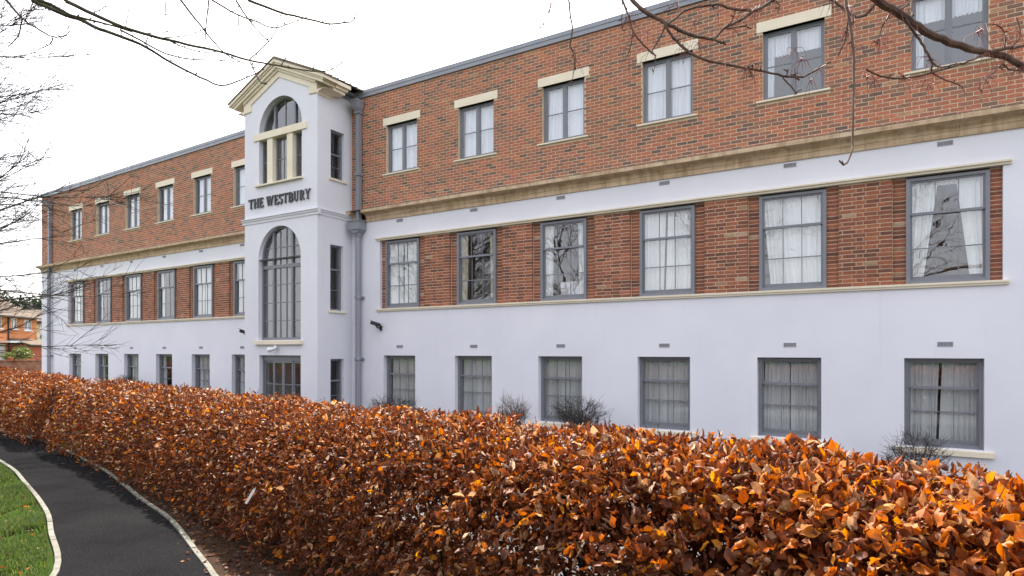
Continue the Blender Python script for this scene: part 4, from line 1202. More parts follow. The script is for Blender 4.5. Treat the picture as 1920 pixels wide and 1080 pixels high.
    D2 = lod(P2); k2 = (rng.random(n2) < np.clip(3.4/D2, 0.25, 1)) & (P2[:, 2] > 0.06) & ~(rng.random(n2) < np.clip((0.45-h2)/0.4, 0, 1)*np.clip((6-D2)/3, 0, 1)*0.5)
    P2 = P2[k2]; n2 = len(P2)
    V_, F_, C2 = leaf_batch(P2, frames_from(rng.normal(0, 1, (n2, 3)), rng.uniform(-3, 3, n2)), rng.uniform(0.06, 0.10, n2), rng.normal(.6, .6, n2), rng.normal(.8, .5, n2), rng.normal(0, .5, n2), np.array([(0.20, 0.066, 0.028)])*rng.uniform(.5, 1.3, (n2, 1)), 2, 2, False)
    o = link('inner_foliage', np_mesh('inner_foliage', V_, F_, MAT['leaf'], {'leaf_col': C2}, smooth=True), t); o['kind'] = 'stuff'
    # stems and twigs inside
    stems = MB(); nst = int(L/0.33)
    for k in range(nst):
        qq = (k+rng.uniform(0.2, 0.8))*L/nst
        C = np.array([np.interp(qq, arc_l, line[:, j]) for j in range(3)]); Nn = np.array([np.interp(qq, arc_l, nrm[:, j]) for j in range(3)])
        p0 = C+Nn*rng.uniform(0.30, 0.6); top = p0+np.array([rng.normal(0, .12), rng.normal(0, .12), rng.uniform(0.8, 1.15)])
        midp = (p0+top)/2+rng.normal(0, 0.05, 3)
        stems.tube([p0-np.array([0, 0, .05]), midp, top], [0.022, 0.015, 0.006], 6)
    stems.build('stem', MAT['twig_dark'], t)
    tw = MB(); ntw = int(min(area*26, 1500))
    P2, O2, q2, h2, d2 = sample(ntw, 0.16)
    for i in range(ntw):
        if np.linalg.norm(P2[i]) > 9: continue
        a = P2[i]-O2[i]*rng.uniform(0.15, 0.45)+rng.normal(0, 0.06, 3); a[2] = max(a[2]-0.12, 0.05)
        e = P2[i]+O2[i]*rng.uniform(-0.06, 0.03); 
        m_ = (a+e)/2+rng.normal(0, 0.03, 3)
        tw.tube([a, m_, e], [0.004, 0.0028, 0.0014], 4, cap=False)
    tw.build('twigs', MAT['twig_dark'], t, 'stuff')
    # shoots that stand up over the clipped top, with a few leaves
    sh = MB(); lp, lx = [], []
    for k in range(int(L*5)):
        qq = rng.uniform(0, L)
        C = np.array([np.interp(qq, arc_l, line[:, j]) for j in range(3)]); Nn = np.array([np.interp(qq, arc_l, nrm[:, j]) for j in range(3)])
        if np.linalg.norm(C) > 14: continue
        ss = rng.uniform(-0.1, 0.7); zt = np.interp(ss, HPROF[3:9, 0], HPROF[3:9, 1])+float(dzf(C))
        p0 = C+Nn*ss+np.array([0, 0, zt-0.12]); ln = rng.uniform(0.10, 0.26)
        p1 = p0+np.array([rng.normal(0, .05), rng.normal(0, .05), ln])
        m_ = (p0+p1)/2+rng.normal(0, 0.012, 3)
        sh.tube([p0, m_, p1], [0.0026, 0.0020, 0.0011], 4, cap=False)
        sh.tube([p1, p1+(p1-m_)*0.12, p1+(p1-m_)*0.26], [0.0012, 0.0028, 0.0006], 4, cap=False)
        for j in range(rng.integers(0, 3)):
            f_ = rng.uniform(0.55, 0.95); lp.append(p0+(p1-p0)*f_); lx.append([rng.normal(0, 1), rng.normal(0, 1), rng.normal(0.1, .5)])
    sh.build('shoots', MAT['twig_dark'], t, 'stuff')
    if lp:
        lp = np.array(lp); lx = np.array(lx); k = len(lp)
        V_, F_, C2 = leaf_batch(lp, frames_from(lx, rng.uniform(-3, 3, k)), rng.uniform(0.04, 0.065, k), rng.normal(1.3, .8, k), rng.normal(1.2, .6, k), rng.normal(0, .6, k), leaf_cols(k, np.ones(k)*0.6), 5, 4, True)
        o = link('shoot_leaves', np_mesh('shoot_leaves', V_, F_, MAT['leaf'], {'leaf_col': C2}, smooth=True), t); o['kind'] = 'stuff'
    return t
far_crest = [(-27, 26.2), (-19.5, 23.2), (-14.6, 18.9), (-11.3, 15.7), (-9.15, 13.62)]
hedge(near_crest, -0.03, 'copper brown clipped beech hedge running from the near right foreground along the path', False, 1.0, 300)
hedge(far_crest, -0.05, 'farther length of brown beech hedge bending away at the left edge', True, 0.8, 0)
# bed of soil under the hedge, with fallen leaves
edge, _ = smooth_line(kerb_right + kerb_far, 80)
for nm_, crest in (('near', near_crest), ('far', far_crest)):
    sb_ = MB(); ln_, _ = smooth_line([cw(*p) for p in crest], 60)
    for i, p in enumerate(ln_):
        tn_ = (ln_[min(i+1, 59)]-ln_[max(i-1, 0)]).normalized(); nv = Vector((-tn_.y, tn_.x, 0))
        if nv.dot(-p) < 0: nv = -nv
        f_ = p+nv*1.85; g_ = p-nv*1.2
        sb_.v += [(f_.x, f_.y, -0.001), (g_.x, g_.y, 0.001)]
    for i in range(59): sb_.f.append((2*i, 2*i+1, 2*i+3, 2*i+2))
    struct(sb_.build('soil_bed', MAT['soil']))
k = 2600
ti = rng.integers(0, 80, k); off_ = rng.uniform(0.03, 0.75, k)**1.1
lp = np.array([(edge[i].x, edge[i].y, 0.012) for i in ti])+np.stack([off_*cw(.7071, .7071)[0]+rng.normal(0, .12, k), off_*cw(.7071, .7071)[1]+rng.normal(0, .12, k), np.zeros(k)], 1)
lx = np.stack([rng.normal(0, 1, k), rng.normal(0, 1, k), rng.normal(0, .15, k)], 1)
fc = leaf_cols(k, np.ones(k)*0.05)*0.55
V_, F_, C2 = leaf_batch(lp, frames_from(lx, rng.normal(0, .5, k)), rng.uniform(0.04, 0.07, k), rng.normal(.5, .6, k), rng.normal(.6, .5, k), rng.normal(0, .4, k), fc, 3, 2, False)
o = link('fallen_leaves', np_mesh('fallen_leaves', V_, F_, MAT['leaf'], {'leaf_col': C2}, smooth=True)); o['kind'] = 'stuff'
tag(o, 'dead brown leaves lying on the soil under the hedge', 'leaves')
k = 170
gd = rng.uniform(4.5, 13, k); glat = np.interp(gd, [2.6, 5.49, 7.7, 9.2, 11.1, 14.8], [-3.0, -3.96, -5.68, -7.07, -8.98, -13.5])-0.08-rng.exponential(0.5, k)+rng.normal(0, 0.05, k)
lp = np.stack([glat*C_+gd*S_, gd*C_-glat*S_, np.full(k, 0.03)], 1); lx = np.stack([rng.normal(0, 1, k), rng.normal(0, 1, k), rng.normal(0, .15, k)], 1)
V_, F_, C2 = leaf_batch(lp, frames_from(lx, rng.normal(0, .5, k)), rng.uniform(0.03, 0.06, k), rng.normal(.5, .6, k), rng.normal(.6, .5, k), rng.normal(0, .4, k), leaf_cols(k, np.ones(k)*0.05), 3, 2, False)
o = link('blown_leaves', np_mesh('blown_leaves', V_, F_, MAT['leaf'], {'leaf_col': C2}, smooth=True)); o['kind'] = 'stuff'
tag(o, 'few dry leaves blown onto the lawn edge by the path', 'leaves')

# white plant label caught in the hedge
lb = MB(); c0 = Vector(cw(-2.07, 5.02, 0.80)); ax = Vector(cw(0.55, -0.15, 0.85)).normalized(); sd = Vector(cw(0.8, -0.3, -0.5)).normalized(); nn = ax.cross(sd).normalized()
sd = nn.cross(ax)
q = [c0-ax*0.075-sd*0.011, c0-ax*0.075+sd*0.011, c0+ax*0.055+sd*0.011, c0+ax*0.085, c0+ax*0.055-sd*0.011]
n5 = 5
lb.add([*q, *[v+nn*0.003 for v in q]], [(4,3,2,1,0), (5,6,7,8,9)]+[(i, (i+1) % 5, (i+1) % 5+5, i+5) for i in range(5)])
lab = lb.build('plant_label', MAT['white']); tag(lab, 'small white plastic plant label stuck in the face of the hedge', 'label')

# ------------------------------------------------------------------ lawn grass beside the path
kl = np.array([(-2.4, 1.0), (-3.0, 2.6), (-3.45, 3.95), (-3.96, 5.49), (-4.94, 6.80), (-5.678, 7.727), (-7.065, 9.227), (-8.98, 11.13), (-13.5, 14.8)])
k = 150000
gd = 3.6+rng.random(k)**1.25*9.4; go = 0.045+rng.random(k)**1.35*2.3
glat = np.interp(gd, kl[:, 1], kl[:, 0])-go*1.3
gp = np.stack([glat*C_+gd*S_, gd*C_-glat*S_], 1)
patch = np.sin(gp[:, 0]*3.3)*np.sin(gp[:, 1]*2.7+1)+0.6*np.sin(gp[:, 0]*7.1+gp[:, 1]*5.3)
bare = (go < 0.42) & (patch < -0.15)
gp = gp[~(bare & (rng.random(k) < 0.9))]; k = len(gp)
hgt = rng.uniform(0.025, 0.065, k)*(1+0.35*np.sin(gp[:, 0]*4.1+gp[:, 1]*3.2)); an = rng.uniform(0, 2*np.pi, k); lean = rng.uniform(0.1, 0.9, k)*hgt; wd = rng.uniform(0.003, 0.0055, k)
dx, dy = np.cos(an), np.sin(an)
b0 = np.stack([gp[:, 0]-dy*wd, gp[:, 1]+dx*wd, np.full(k, -0.005)], 1); b1 = np.stack([gp[:, 0]+dy*wd, gp[:, 1]-dx*wd, np.full(k, -0.005)], 1)
m0 = b0+np.stack([dx*lean*.35, dy*lean*.35, hgt*.6], 1); m1_ = b1+np.stack([dx*lean*.35, dy*lean*.35, hgt*.6], 1)
tp = np.stack([gp[:, 0]+dx*lean, gp[:, 1]+dy*lean, hgt], 1)
V_ = np.stack([b0, b1, m1_, m0, tp+(m0-m1_)*0.1, tp], 1).reshape(-1, 3)
idx = np.arange(k)[:, None]*6
F_ = np.concatenate([idx+np.array([[0, 1, 2, 3]]), idx+np.array([[3, 2, 5, 4]])], 0)
gc = np.array([(0.082, 0.138, 0.022)])*rng.uniform(0.5, 1.35, (k, 1))+np.where(rng.random((k, 1)) < 0.12, np.array([[0.12, 0.07, 0.02]]), 0)
o = link('lawn_grass', np_mesh('lawn_grass', V_, F_, MAT['grass'], {'leaf_col': np.repeat(gc, 6, 0)})); o['kind'] = 'stuff'
tag(o, 'short green grass on the lawn at the left of the path', 'grass')

# ------------------------------------------------------------------ bare trees
def wob_line(p, d, L, n, wob, droop, r):
    pts = [Vector(p)]; d = Vector(d).normalized()
    for i in range(n):
        d = (d+Vector((r.gauss(0, wob), r.gauss(0, wob), r.gauss(0, wob)+droop))).normalized()
        pts.append(pts[-1]+d*(L/n))
    return pts
def branch_tree(mb_trunk, mb_limb, mb_twig, p, d, L, rad, level, r, wob=0.12, droop=0.0, kids=(5, 6, 7), ratio=0.55, spread=0.9, maxl=3):
    pts = wob_line(p, d, L, 6 if level < 2 else 4, wob, droop, r)
    n = len(pts); rr = [rad*(1-0.78*i/(n-1)) for i in range(n)]
    mb = mb_trunk if level == 0 else (mb_limb if level == 1 else mb_twig)
    mb.tube(pts, rr, 8 if level == 0 else (6 if level == 1 else (4 if level == 2 else 3)), cap=False)
    if level >= maxl: return
    for k in range(kids[min(level, len(kids)-1)]):
        t = r.uniform(0.30 if level == 0 else 0.15, 1.0); i = min(int(t*(n-1)), n-2)
        q = pts[i].lerp(pts[i+1], t*(n-1)-i)
        dd = (pts[i+1]-pts[i]).normalized()
        side = Vector((r.gauss(0, 1), r.gauss(0, 1), r.gauss(0, 0.6))); side = (side-dd*side.dot(dd)).normalized()
        nd = dd*r.uniform(0.5, 0.9)+side*spread*r.uniform(0.6, 1.1)
        branch_tree(mb_trunk, mb_limb, mb_twig, q, nd, L*ratio*r.uniform(0.7, 1.2)*(1.15-0.5*t), rr[i]*0.55, level+1, r, wob, droop, kids, ratio, spread, maxl)
def bare_tree(x, y, H, rad, label, seed, mat='bark_brown', kids=(11, 8, 6), lean=(0, 0), maxl=3, group=None):
    r = random.Random(seed)
    t = thing('bare_tree', label, 'tree', (x, y, 0), group)
    a, b_, c = MB(), MB(), MB()
    branch_tree(a, b_, c, (x, y, -0.1), (lean[0], lean[1], 1), H, rad, 0, r, 0.07, 0.01, kids, 0.5, 1.0, maxl)
    a.build('trunk', MAT[mat], t); b_.build('limbs', MAT[mat], t); c.build('twigs', MAT[mat], t, 'stuff')
    return t
# trees across the lawn behind the camera; the windows mirror them
for i, (x, y, H, sd) in enumerate([(-34, -15, 13, 3), (-21, -17, 14, 5), (-11, -18, 13.5, 8), (-1.5, -16, 14, 11)]):
    bare_tree(x, y, H, 0.17, ['bare tree standing farthest left on the lawn opposite the building', 'tall bare tree opposite the entrance tower, seen mirrored in windows', 'bare tree on the lawn mirrored in the middle-floor windows', 'bare tree on the lawn mirrored in the rightmost windows'][i], sd, 'bark_brown', (20, 11, 8), (random.uniform(-.1, .1), random.uniform(-.1, .1)), 3, 'bare trees on the lawn opposite')

# left tree: trunk outside the frame, long fine limbs reaching in front of the far wing
r = random.Random(21)
tx, ty, _ = cw(-11.9, 12.0)
lt_ = thing('bare_tree', 'bare tree with long fine drooping branches at the left edge of the photo', 'tree', (tx, ty, 0))
a, b_, c = MB(), MB(), MB()
trunk = [(tx, ty, -0.1), (tx+.05, ty, 1.5), (tx-.05, ty+.05, 3.5), (tx+.1, ty, 6), (tx, ty+.1, 9.5)]
a.tube(trunk, [0.24, 0.2, 0.17, 0.12, 0.03], 10)
right_v = Vector(cw(1, 0))
for k in range(64):
    h = 2.0+k*0.112+r.uniform(-.15, .15)
    dirn = right_v*r.uniform(0.75, 1.1)+Vector(cw(0, r.uniform(-0.55, 0.55)))+Vector((0, 0, r.uniform(-0.02, 0.42)))
    if k % 6 == 5: dirn = Vector((r.gauss(0, 1), r.gauss(0, 1), 0.5))
    L = r.uniform(2.2, 4.2)*(1.0 if h < 5.2 else 0.85)
    pts = wob_line((tx, ty, h), dirn, L, 9, 0.055, -0.006 if h < 5 else 0.012, r)
    n = len(pts); r0 = r.uniform(0.018, 0.034) if k not in (2, 6, 11) else 0.045
    rr = [r0*(1-0.86*i/(n-1)) for i in range(n)]
    b_.tube(pts, rr, 5, cap=False)
    for j in range(15):
        t = r.uniform(0.2, 1.0); i = min(int(t*(n-1)), n-2); q = pts[i].lerp(pts[i+1], t*(n-1)-i)
        dd = (pts[i+1]-pts[i]).normalized(); side = Vector((r.gauss(0, 1), r.gauss(0, 1), r.gauss(0.1, 0.8)))
        tw1 = wob_line(q, dd*1.0+side*0.42, r.uniform(0.5, 1.5)*(1.2-0.5*t), 5, 0.08, 0.012, r)
        c.tube(tw1, [0.0065, 0.0058, 0.005, 0.0043, 0.0036, 0.0025], 4, cap=False)
        for j2 in range(5):
            i2 = r.randint(1, 4); side = Vector((r.gauss(0, 1), r.gauss(0, 1), r.gauss(0.1, 0.8)))
            tw2 = wob_line(tw1[i2], (tw1[i2]-tw1[i2-1]).normalized()+side*0.5, r.uniform(0.2, 0.6), 3, 0.08, 0.01, r)
            c.tube(tw2, [0.0037, 0.0033, 0.0029, 0.002], 3, cap=False)
a.build('trunk', MAT['bark_green'], lt_); b_.build('limbs', MAT['bark_green'], lt_); c.build('twigs', MAT['twig_dark'], lt_, 'stuff')

# branches followed from the photograph: direction from the camera station, real distance per branch
def bpt(px, py, dep):
    lat = (px-960)/1190*dep
    return Vector(cw(lat, dep, EYE+(657.5-py)/1190*dep))
def traced(mb, pts, dep0, dep1, r0, r1, n=6, fine=3):
    P = [bpt(x, y, dep0+(dep1-dep0)*i/(len(pts)-1)) for i, (x, y) in enumerate(pts)]
    S, L = smooth_line(P, max((len(P)-1)*fine+1, 4))
    m_ = len(S); S = [s+Vector((random.gauss(0, 1), random.gauss(0, 1), random.gauss(0, 1)))*min(r0, r1, 0.006)*0.3 for s in S]
    mb.tube(S, [r0+(r1-r0)*(i/(m_-1))**0.9 for i in range(m_)], n, cap=True)
    return S
def buds(mb, S, rad, k):
    for _ in range(k):
        i = random.randint(1, len(S)-2)
        d = Vector((random.gauss(0, 1), random.gauss(0, 1), random.gauss(0.3, 1))).normalized()
        mb.tube([S[i], S[i]+d*rad*3, S[i]+d*rad*7], [rad*0.9, rad*1.3, rad*0.3], 4, cap=False)
# tree over the lawn on the left, its limbs hang into the top of the view
k1 = 1/2.667
TL = lambda *p: [(x*k1, y*k1) for x, y in p]
sx, sy, _ = cw(-6.6, 3.2)
tt = thing('bare_tree', 'bare tree whose slender branches hang across the top left sky', 'tree', (sx, sy, 0))
a, b_, c = MB(), MB(), MB()
hub = bpt(40, -330, 4.6)
a.tube([(sx, sy, -0.1), (sx+.1, sy+.1, 2.5), (sx+.3, sy+.3, 4.6), (sx+.4, sy+.5, 6.8), (sx+.3, sy+.6, 9)], [0.22, 0.18, 0.14, 0.09, 0.02], 10)
b_.tube([(sx+.2, sy+.2, 3.6), tuple(Vector((sx+.2, sy+.2, 3.6)).lerp(hub, 0.5)+Vector((0, 0, .15))), tuple(hub), tuple(bpt(250, -260, 4.9)), tuple(bpt(520, -200, 5.2))], [0.07, 0.055, 0.04, 0.03, 0.015], 8)
def from_hub(S0, rad, dep):
    i = min(max(int(S0[0]/130), 0), 3)
    st = [hub, hub.lerp(bpt(250, -260, 4.9), 0.5), bpt(250, -260, 4.9), bpt(400, -225, 5.05), bpt(520, -200, 5.2)][i]
    e = bpt(S0[0], S0[1], dep)
    b_.tube([st, st.lerp(e, 0.5)+Vector((0, 0, 0.05)), e], [rad*1.6, rad*1.2, rad], 6, cap=False)
lines_l = [
 (TL((160,0),(240,35),(330,75),(410,100),(470,135),(600,180),(720,230),(850,310),(915,345),(1020,395),(1110,428),(1240,385),(1320,345)), 4.8, 5.4, 0.0135, 0.0022, 1),
 (TL((190,0),(270,30),(350,75),(450,100),(570,130),(660,160)), 4.75, 5.0, 0.010, 0.003, 1),
 (TL((330,5),(455,65),(600,130),(725,170),(800,190),(950,225),(1100,258),(1240,300),(1400,330),(1560,355),(1650,350),(1710,310),(1785,250)), 4.7, 5.6, 0.0115, 0.0014, 1),
 (TL((1240,0),(1400,60),(1540,95),(1645,120),(1720,112),(1770,100),(1785,0)), 5.0, 5.3, 0.008, 0.002, 1),
 (TL((905,0),(1000,125),(1100,245),(1160,290),(1230,320)), 5.0, 5.2, 0.006, 0.002, 1),
 (TL((1180,0),(1240,95),(1310,175),(1360,222)), 5.0, 5.2, 0.005, 0.0018, 1),
 (TL((30,0),(110,90),(190,145),(265,185),(320,180),(350,155)), 4.6, 4.8, 0.006, 0.0018, 1),
 (TL((112,92),(90,180),(40,235)), 4.65, 4.7, 0.004, 0.0016, 0),
 (TL((265,187),(250,220),(190,247)), 4.75, 4.8, 0.003, 0.0014, 0),
 (TL((1045,0),(1030,130),(1025,240)), 5.0, 5.1, 0.004, 0.002, 1),
 (TL((1245,300),(1300,250),(1370,170),(1410,50),(1415,30)), 5.3, 5.2, 0.004, 0.0014, 0),
 (TL((1060,0),(1190,75),(1280,105),(1370,140),(1480,105),(1545,80)), 5.0, 5.2, 0.005, 0.0016, 1),
 (TL((1250,310),(1280,370),(1305,412),(1335,420)), 5.3, 5.2, 0.004, 0.0025, 0),
 (TL((600,150),(700,200),(770,240),(850,275),(970,298),(1090,300),(1200,312)), 5.0, 5.2, 0.006, 0.0015, 0),
 (TL((1405,328),(1440,270),(1460,205)), 5.4, 5.4, 0.003, 0.001, 0), (TL((1562,352),(1578,310),(1583,262)), 5.5, 5.5, 0.003, 0.001, 0),
 (TL((720,168),(830,160),(890,130)), 4.95, 5, 0.003, 0.001, 0), (TL((800,190),(900,182),(990,160),(1055,122)), 5, 5, 0.003, 0.001, 0),
 (TL((1645,120),(1670,170),(1685,212)), 5.2, 5.2, 0.0025, 0.001, 0), (TL((1190,75),(1200,160),(1235,230)), 5.1, 5.1, 0.003, 0.001, 0),
 (TL((460,66),(510,45),(553,3)), 4.8, 4.8, 0.003, 0.0012, 0), (TL((628,140),(635,90),(647,35)), 4.9, 4.9, 0.0025, 0.001, 0), (TL((825,0),(828,50),(824,90)), 5, 5, 0.003, 0.0015, 1),
 (TL((110,52),(170,50),(240,40)), 4.8, 4.8, 0.003, 0.0015, 0), (TL((605,150),(615,200),(628,238)), 4.9, 4.9, 0.0025, 0.001, 0), (TL((470,138),(500,180),(560,205),(605,205)), 4.9, 4.9, 0.0022, 0.0008, 0),
 (TL((740,185),(730,230),(780,262),(850,310)), 5, 5.05, 0.003, 0.0014, 0), (TL((850,205),(930,240),(1020,262),(1080,258)), 5.05, 5.1, 0.0035, 0.0014, 0), (TL((850,300),(930,330),(1010,338)), 5.1, 5.1, 0.0025, 0.001, 0),
 (TL((1260,50),(1262,85),(1300,105),(1360,104),(1400,70)), 5.1, 5.1, 0.002, 0.001, 0),
]
for i, (pts, d0, d1, r0, r1, hubbed) in enumerate(lines_l):
    r0, r1 = r0*1.25+0.0008, r1*1.3+0.0012
    tgt = MB() if r0 > 0.0060 else c
    S = traced(tgt, pts, d0, d1, r0, r1, 6 if r0 > 0.004 else 5)
    if tgt is not c: tgt.build('branch', MAT['bark_green'], tt)
    buds(c, S, max(r1, 0.0016), len(S)//2)
    if hubbed: from_hub(pts[0], r0, d0)
a.build('trunk', MAT['bark_green'], tt); b_.build('limbs', MAT['bark_green'], tt); c.build('twigs', MAT['twig_dark'], tt, 'stuff')

# tree on the right between hedge and building: thick limb and stalks against the brick
kA = 1/3.6; kB = 1/3.374
RA = lambda *p: [(1000+x*kA, y*kA) for x, y in p]
RB = lambda *p: [(1380+x*kB, y*kB) for x, y in p]
sx, sy, _ = cw(5.6, 3.9)
rt = thing('bare_tree', 'bare tree at the right whose thick limb and red stalks cross the brick wall', 'tree', (sx, sy, 0))
a, b_, c, rd = MB(), MB(), MB(), MB()
a.tube([(sx, sy, -0.1), (sx, sy, 2.0), (sx-.05, sy+.05, 3.6), (sx-.1, sy, 5.5), (sx, sy, 8)], [0.2, 0.17, 0.14, 0.09, 0.02], 10)
j1 = bpt(2050, 175, 3.3); j2 = bpt(1980, 70, 3.4)
b_.tube([(sx, sy, 2.9), tuple(Vector((sx, sy, 2.9)).lerp(j1, 0.5)), tuple(j1), tuple(bpt(1920, 127.5, 3.2))], [0.045, 0.032, 0.02, 0.0145], 8)
b_.tube([(sx, sy, 3.3), tuple(Vector((sx, sy, 3.3)).lerp(j2, 0.5)), tuple(j2), tuple(bpt(1920, 86, 3.2))], [0.03, 0.02, 0.012, 0.008], 8)
up = [bpt(1700, -120, 3.3), bpt(1400, -150, 3.4), bpt(1050, -110, 3.5)]
b_.tube([(sx-.06, sy+.04, 4.3), tuple(Vector((sx-.06, sy+.04, 4.3)).lerp(up[0], 0.55)+Vector((0, 0, .1))), tuple(up[0]), tuple(up[1]), tuple(up[2])], [0.05, 0.038, 0.028, 0.018, 0.006], 8)
lines_r = [
 (RB((1822,430),(1720,370),(1600,335),(1480,310),(1340,265),(1200,200),(1070,110),(1000,70),(890,0),(840,-40)), 3.2, 2.95, 0.0145, 0.019, 0),
 (RB((1822,290),(1720,305),(1600,330)), 3.2, 3.1, 0.008, 0.009, 0),
 (RB((1075,125),(1110,180),(1160,250),(1215,340),(1240,400),(1232,460)), 3.0, 3.05, 0.007, 0.005, 0),
 (RB((1240,400),(1270,415),(1310,425),(1400,400)), 3.05, 3.0, 0.004, 0.003, 0),
 (RB((1560,350),(1460,390),(1350,425),(1232,462),(1120,488),(1000,497),(900,475),(850,450),(820,435)), 3.1, 3.0, 0.0055, 0.0045, 0),
 (RB((1240,462),(1330,510),(1420,540),(1450,590)), 3.05, 3.0, 0.004, 0.002, 0),
 (RB((690,-60),(695,0),(715,120),(738,280),(745,450),(742,650),(740,880),(735,960),(690,1045),(655,1020)), 3.0, 2.7, 0.008, 0.0035, 1),
 (RB((560,-40),(610,0),(690,60),(760,110),(830,85),(890,20)), 3.2, 3.0, 0.006, 0.006, 1),
 (RB((705,100),(695,240),(645,350)), 3.0, 3.0, 0.004, 0.003, 0),
 (RB((740,90),(738,160)), 3.0, 3.0, 0.003, 0.002, 0),
 (RB((1690,390),(1650,440),(1590,490),(1560,560),(1545,640)), 3.1, 3.0, 0.005, 0.002, 0),
 (RB((1700,240),(1690,190),(1640,155),(1580,160)), 3.1, 3.1, 0.0035, 0.0015, 0), (RB((1700,300),(1705,240)), 3.1, 3.1, 0.004, 0.003, 0),
 (RB((1745,300),(1800,220),(1775,110)), 3.1, 3.1, 0.005, 0.0025, 0), (RB((1690,400),(1730,440),(1822,445)), 3.1, 3.1, 0.0045, 0.003, 0),
 (RB((985,80),(930,160),(905,240),(890,300)), 2.95, 2.95, 0.004, 0.0015, 0), (RB((1120,100),(1105,50),(1120,-20)), 3.0, 3.1, 0.005, 0.004, 0), (RB((1000,80),(1080,30),(1120,-30)), 3.0, 3.1, 0.005, 0.005, 0),
 (RA((640,-60),(680,10),(740,70),(830,120),(900,160),(1020,220),(1130,255),(1220,265)), 3.4, 3.2, 0.012, 0.008, 1),
 (RA((1220,265),(1290,190),(1370,150),(1440,110),(1500,70),(1600,10),(1660,-40)), 3.2, 3.3, 0.007, 0.008, 0),
 (RA((1215,268),(1260,285),(1300,298)), 3.2, 3.2, 0.006, 0.005, 0),
 (RA((880,155),(920,220),(1000,310),(1080,370),(1180,410),(1300,435),(1440,460),(1560,485),(1700,515),(1800,520))+RB((440,480),(520,435),(600,390)), 3.25, 3.0, 0.0075, 0.004, 0),
 (RB((295,490),(340,540),(385,595)), 3.05, 3.05, 0.004, 0.003, 0), (RB((75,425),(130,400)), 3.1, 3.1, 0.004, 0.003, 0), (RB((80,430),(105,500)), 3.1, 3.1, 0.003, 0.0015, 0),
 (RB((320,480),(330,440)), 3.05, 3.05, 0.004, 0.004, 0), (RB((370,490),(400,505)), 3.05, 3.05, 0.004, 0.004, 0), (RB((375,480),(378,465)), 3.05, 3.05, 0.004, 0.004, 0), (RB((380,580),(410,568)), 3.05, 3.05, 0.003, 0.004, 0),
 (RA((590,-60),(600,0),(640,100),(680,220),(740,300),(800,355),(825,375)), 3.4, 3.3, 0.006, 0.004, 1),
 (RA((885,185),(850,260),(790,365)), 3.25, 3.25, 0.005, 0.003, 0), (RA((825,375),(820,450),(805,510)), 3.3, 3.3, 0.003, 0.001, 0),
 (RA((235,-60),(240,0),(250,100),(265,200),(245,310)), 3.5, 3.4, 0.005, 0.004, 1), (RA((245,312),(270,360),(278,450),(255,580)), 3.4, 3.4, 0.004, 0.001, 0), (RA((248,315),(285,370),(280,480)), 3.4, 3.4, 0.003, 0.001, 0),
 (RA((910,160),(990,100),(1050,60),(1150,40),(1250,35),(1380,65),(1480,70),(1540,45),(1640,-10)), 3.2, 3.3, 0.006, 0.008, 0),
 (RA((140,-40),(130,0),(100,90),(50,190),(0,255)), 3.5, 3.5, 0.003, 0.001, 1),
 (RA((640,100),(600,190),(620,210)), 3.35, 3.35, 0.004, 0.003, 0), (RA((670,220),(660,300),(630,390)), 3.3, 3.3, 0.003, 0.002, 0), (RA((600,0),(598,190)), 3.35, 3.35, 0.003, 0.002, 0),
 (RA((1300,195),(1340,190),(1420,175),(1470,195)), 3.2, 3.2, 0.004, 0.003, 0), (RA((1320,180),(1370,80)), 3.2, 3.2, 0.004, 0.002, 0), (RA((1640,10),(1660,40),(1650,90)), 3.2, 3.2, 0.003, 0.003, 0), (RA((1450,455),(1500,430)), 3.1, 3.1, 0.004, 0.003, 0),
]
NODES = []
for pts, d0, d1, r0, r1, hubbed in lines_r:
    tgt = MB() if max(r0, r1) > 0.0035 else c
    S = traced(tgt, pts, d0, d1, r0, r1, 8 if r0 > .01 else 6)
    if tgt is not c: tgt.build('branch', MAT['bark_brown'], rt)
    buds(c, S, 0.0032, len(S)//4)
    NODES += [S[i] for i in range(len(S)) if random.random() < 0.10]
    if hubbed:
        e = S[0]; st = min([up[0].lerp(up[1], t) for t in (0, .25, .5, .75, 1)]+[up[1].lerp(up[2], t) for t in (.25, .5, .75, 1)], key=lambda p: (p-e).length)
        b_.tube([st, st.lerp(e, .5)+Vector((0, 0, .02)), e], [r0*1.3, r0*1.15, r0], 6, cap=False)
for px, py, dep in [(1490,90,3.1),(1520,150,3.05),(1502,110,3.05),(1655,65,2.95),(1650,80,2.95),(1640,150,3.0),(1625,145,3.0),(1735,150,3.0),(1740,160,3.0),(1838,170,3.0),(1845,145,3.1),(1840,55,3.1),(1830,60,3.1),(1905,130,3.1),(1170,90,3.4),(1185,70,3.35),(1180,110,3.35),(1215,60,3.3),(1300,40,3.25),(1310,80,3.2),(1375,55,3.2),(1345,25,3.2),(1385,40,3.2),(1270,10,3.3),(1410,20,3.2),(1255,15,3.3),(1075,90,3.4),(1660,40,2.95),(1590,60,3.0)]:
    NODES += [bpt(px, py, dep)]
for q in NODES:
    for k in range(random.randint(4, 10)):
        d = Vector((random.gauss(0, .5), random.gauss(0, .5), random.gauss(-0.2, 0.5))).normalized()
        L = random.uniform(0.035, 0.11)
        p1 = q+d*L*0.5; p2 = p1+Vector((d.x*.35, d.y*.35, -0.75)).normalized()*L*0.6
        rd.tube([q, p1, p2], [0.0014, 0.0011, 0.0007], 3, cap=False)
a.build('trunk', MAT['bark_brown'], rt); b_.build('limbs', MAT['bark_brown'], rt); c.build('twigs', MAT['bark_brown'], rt, 'stuff'); rd.build('stalks', MAT['twig_red'], rt, 'stuff')

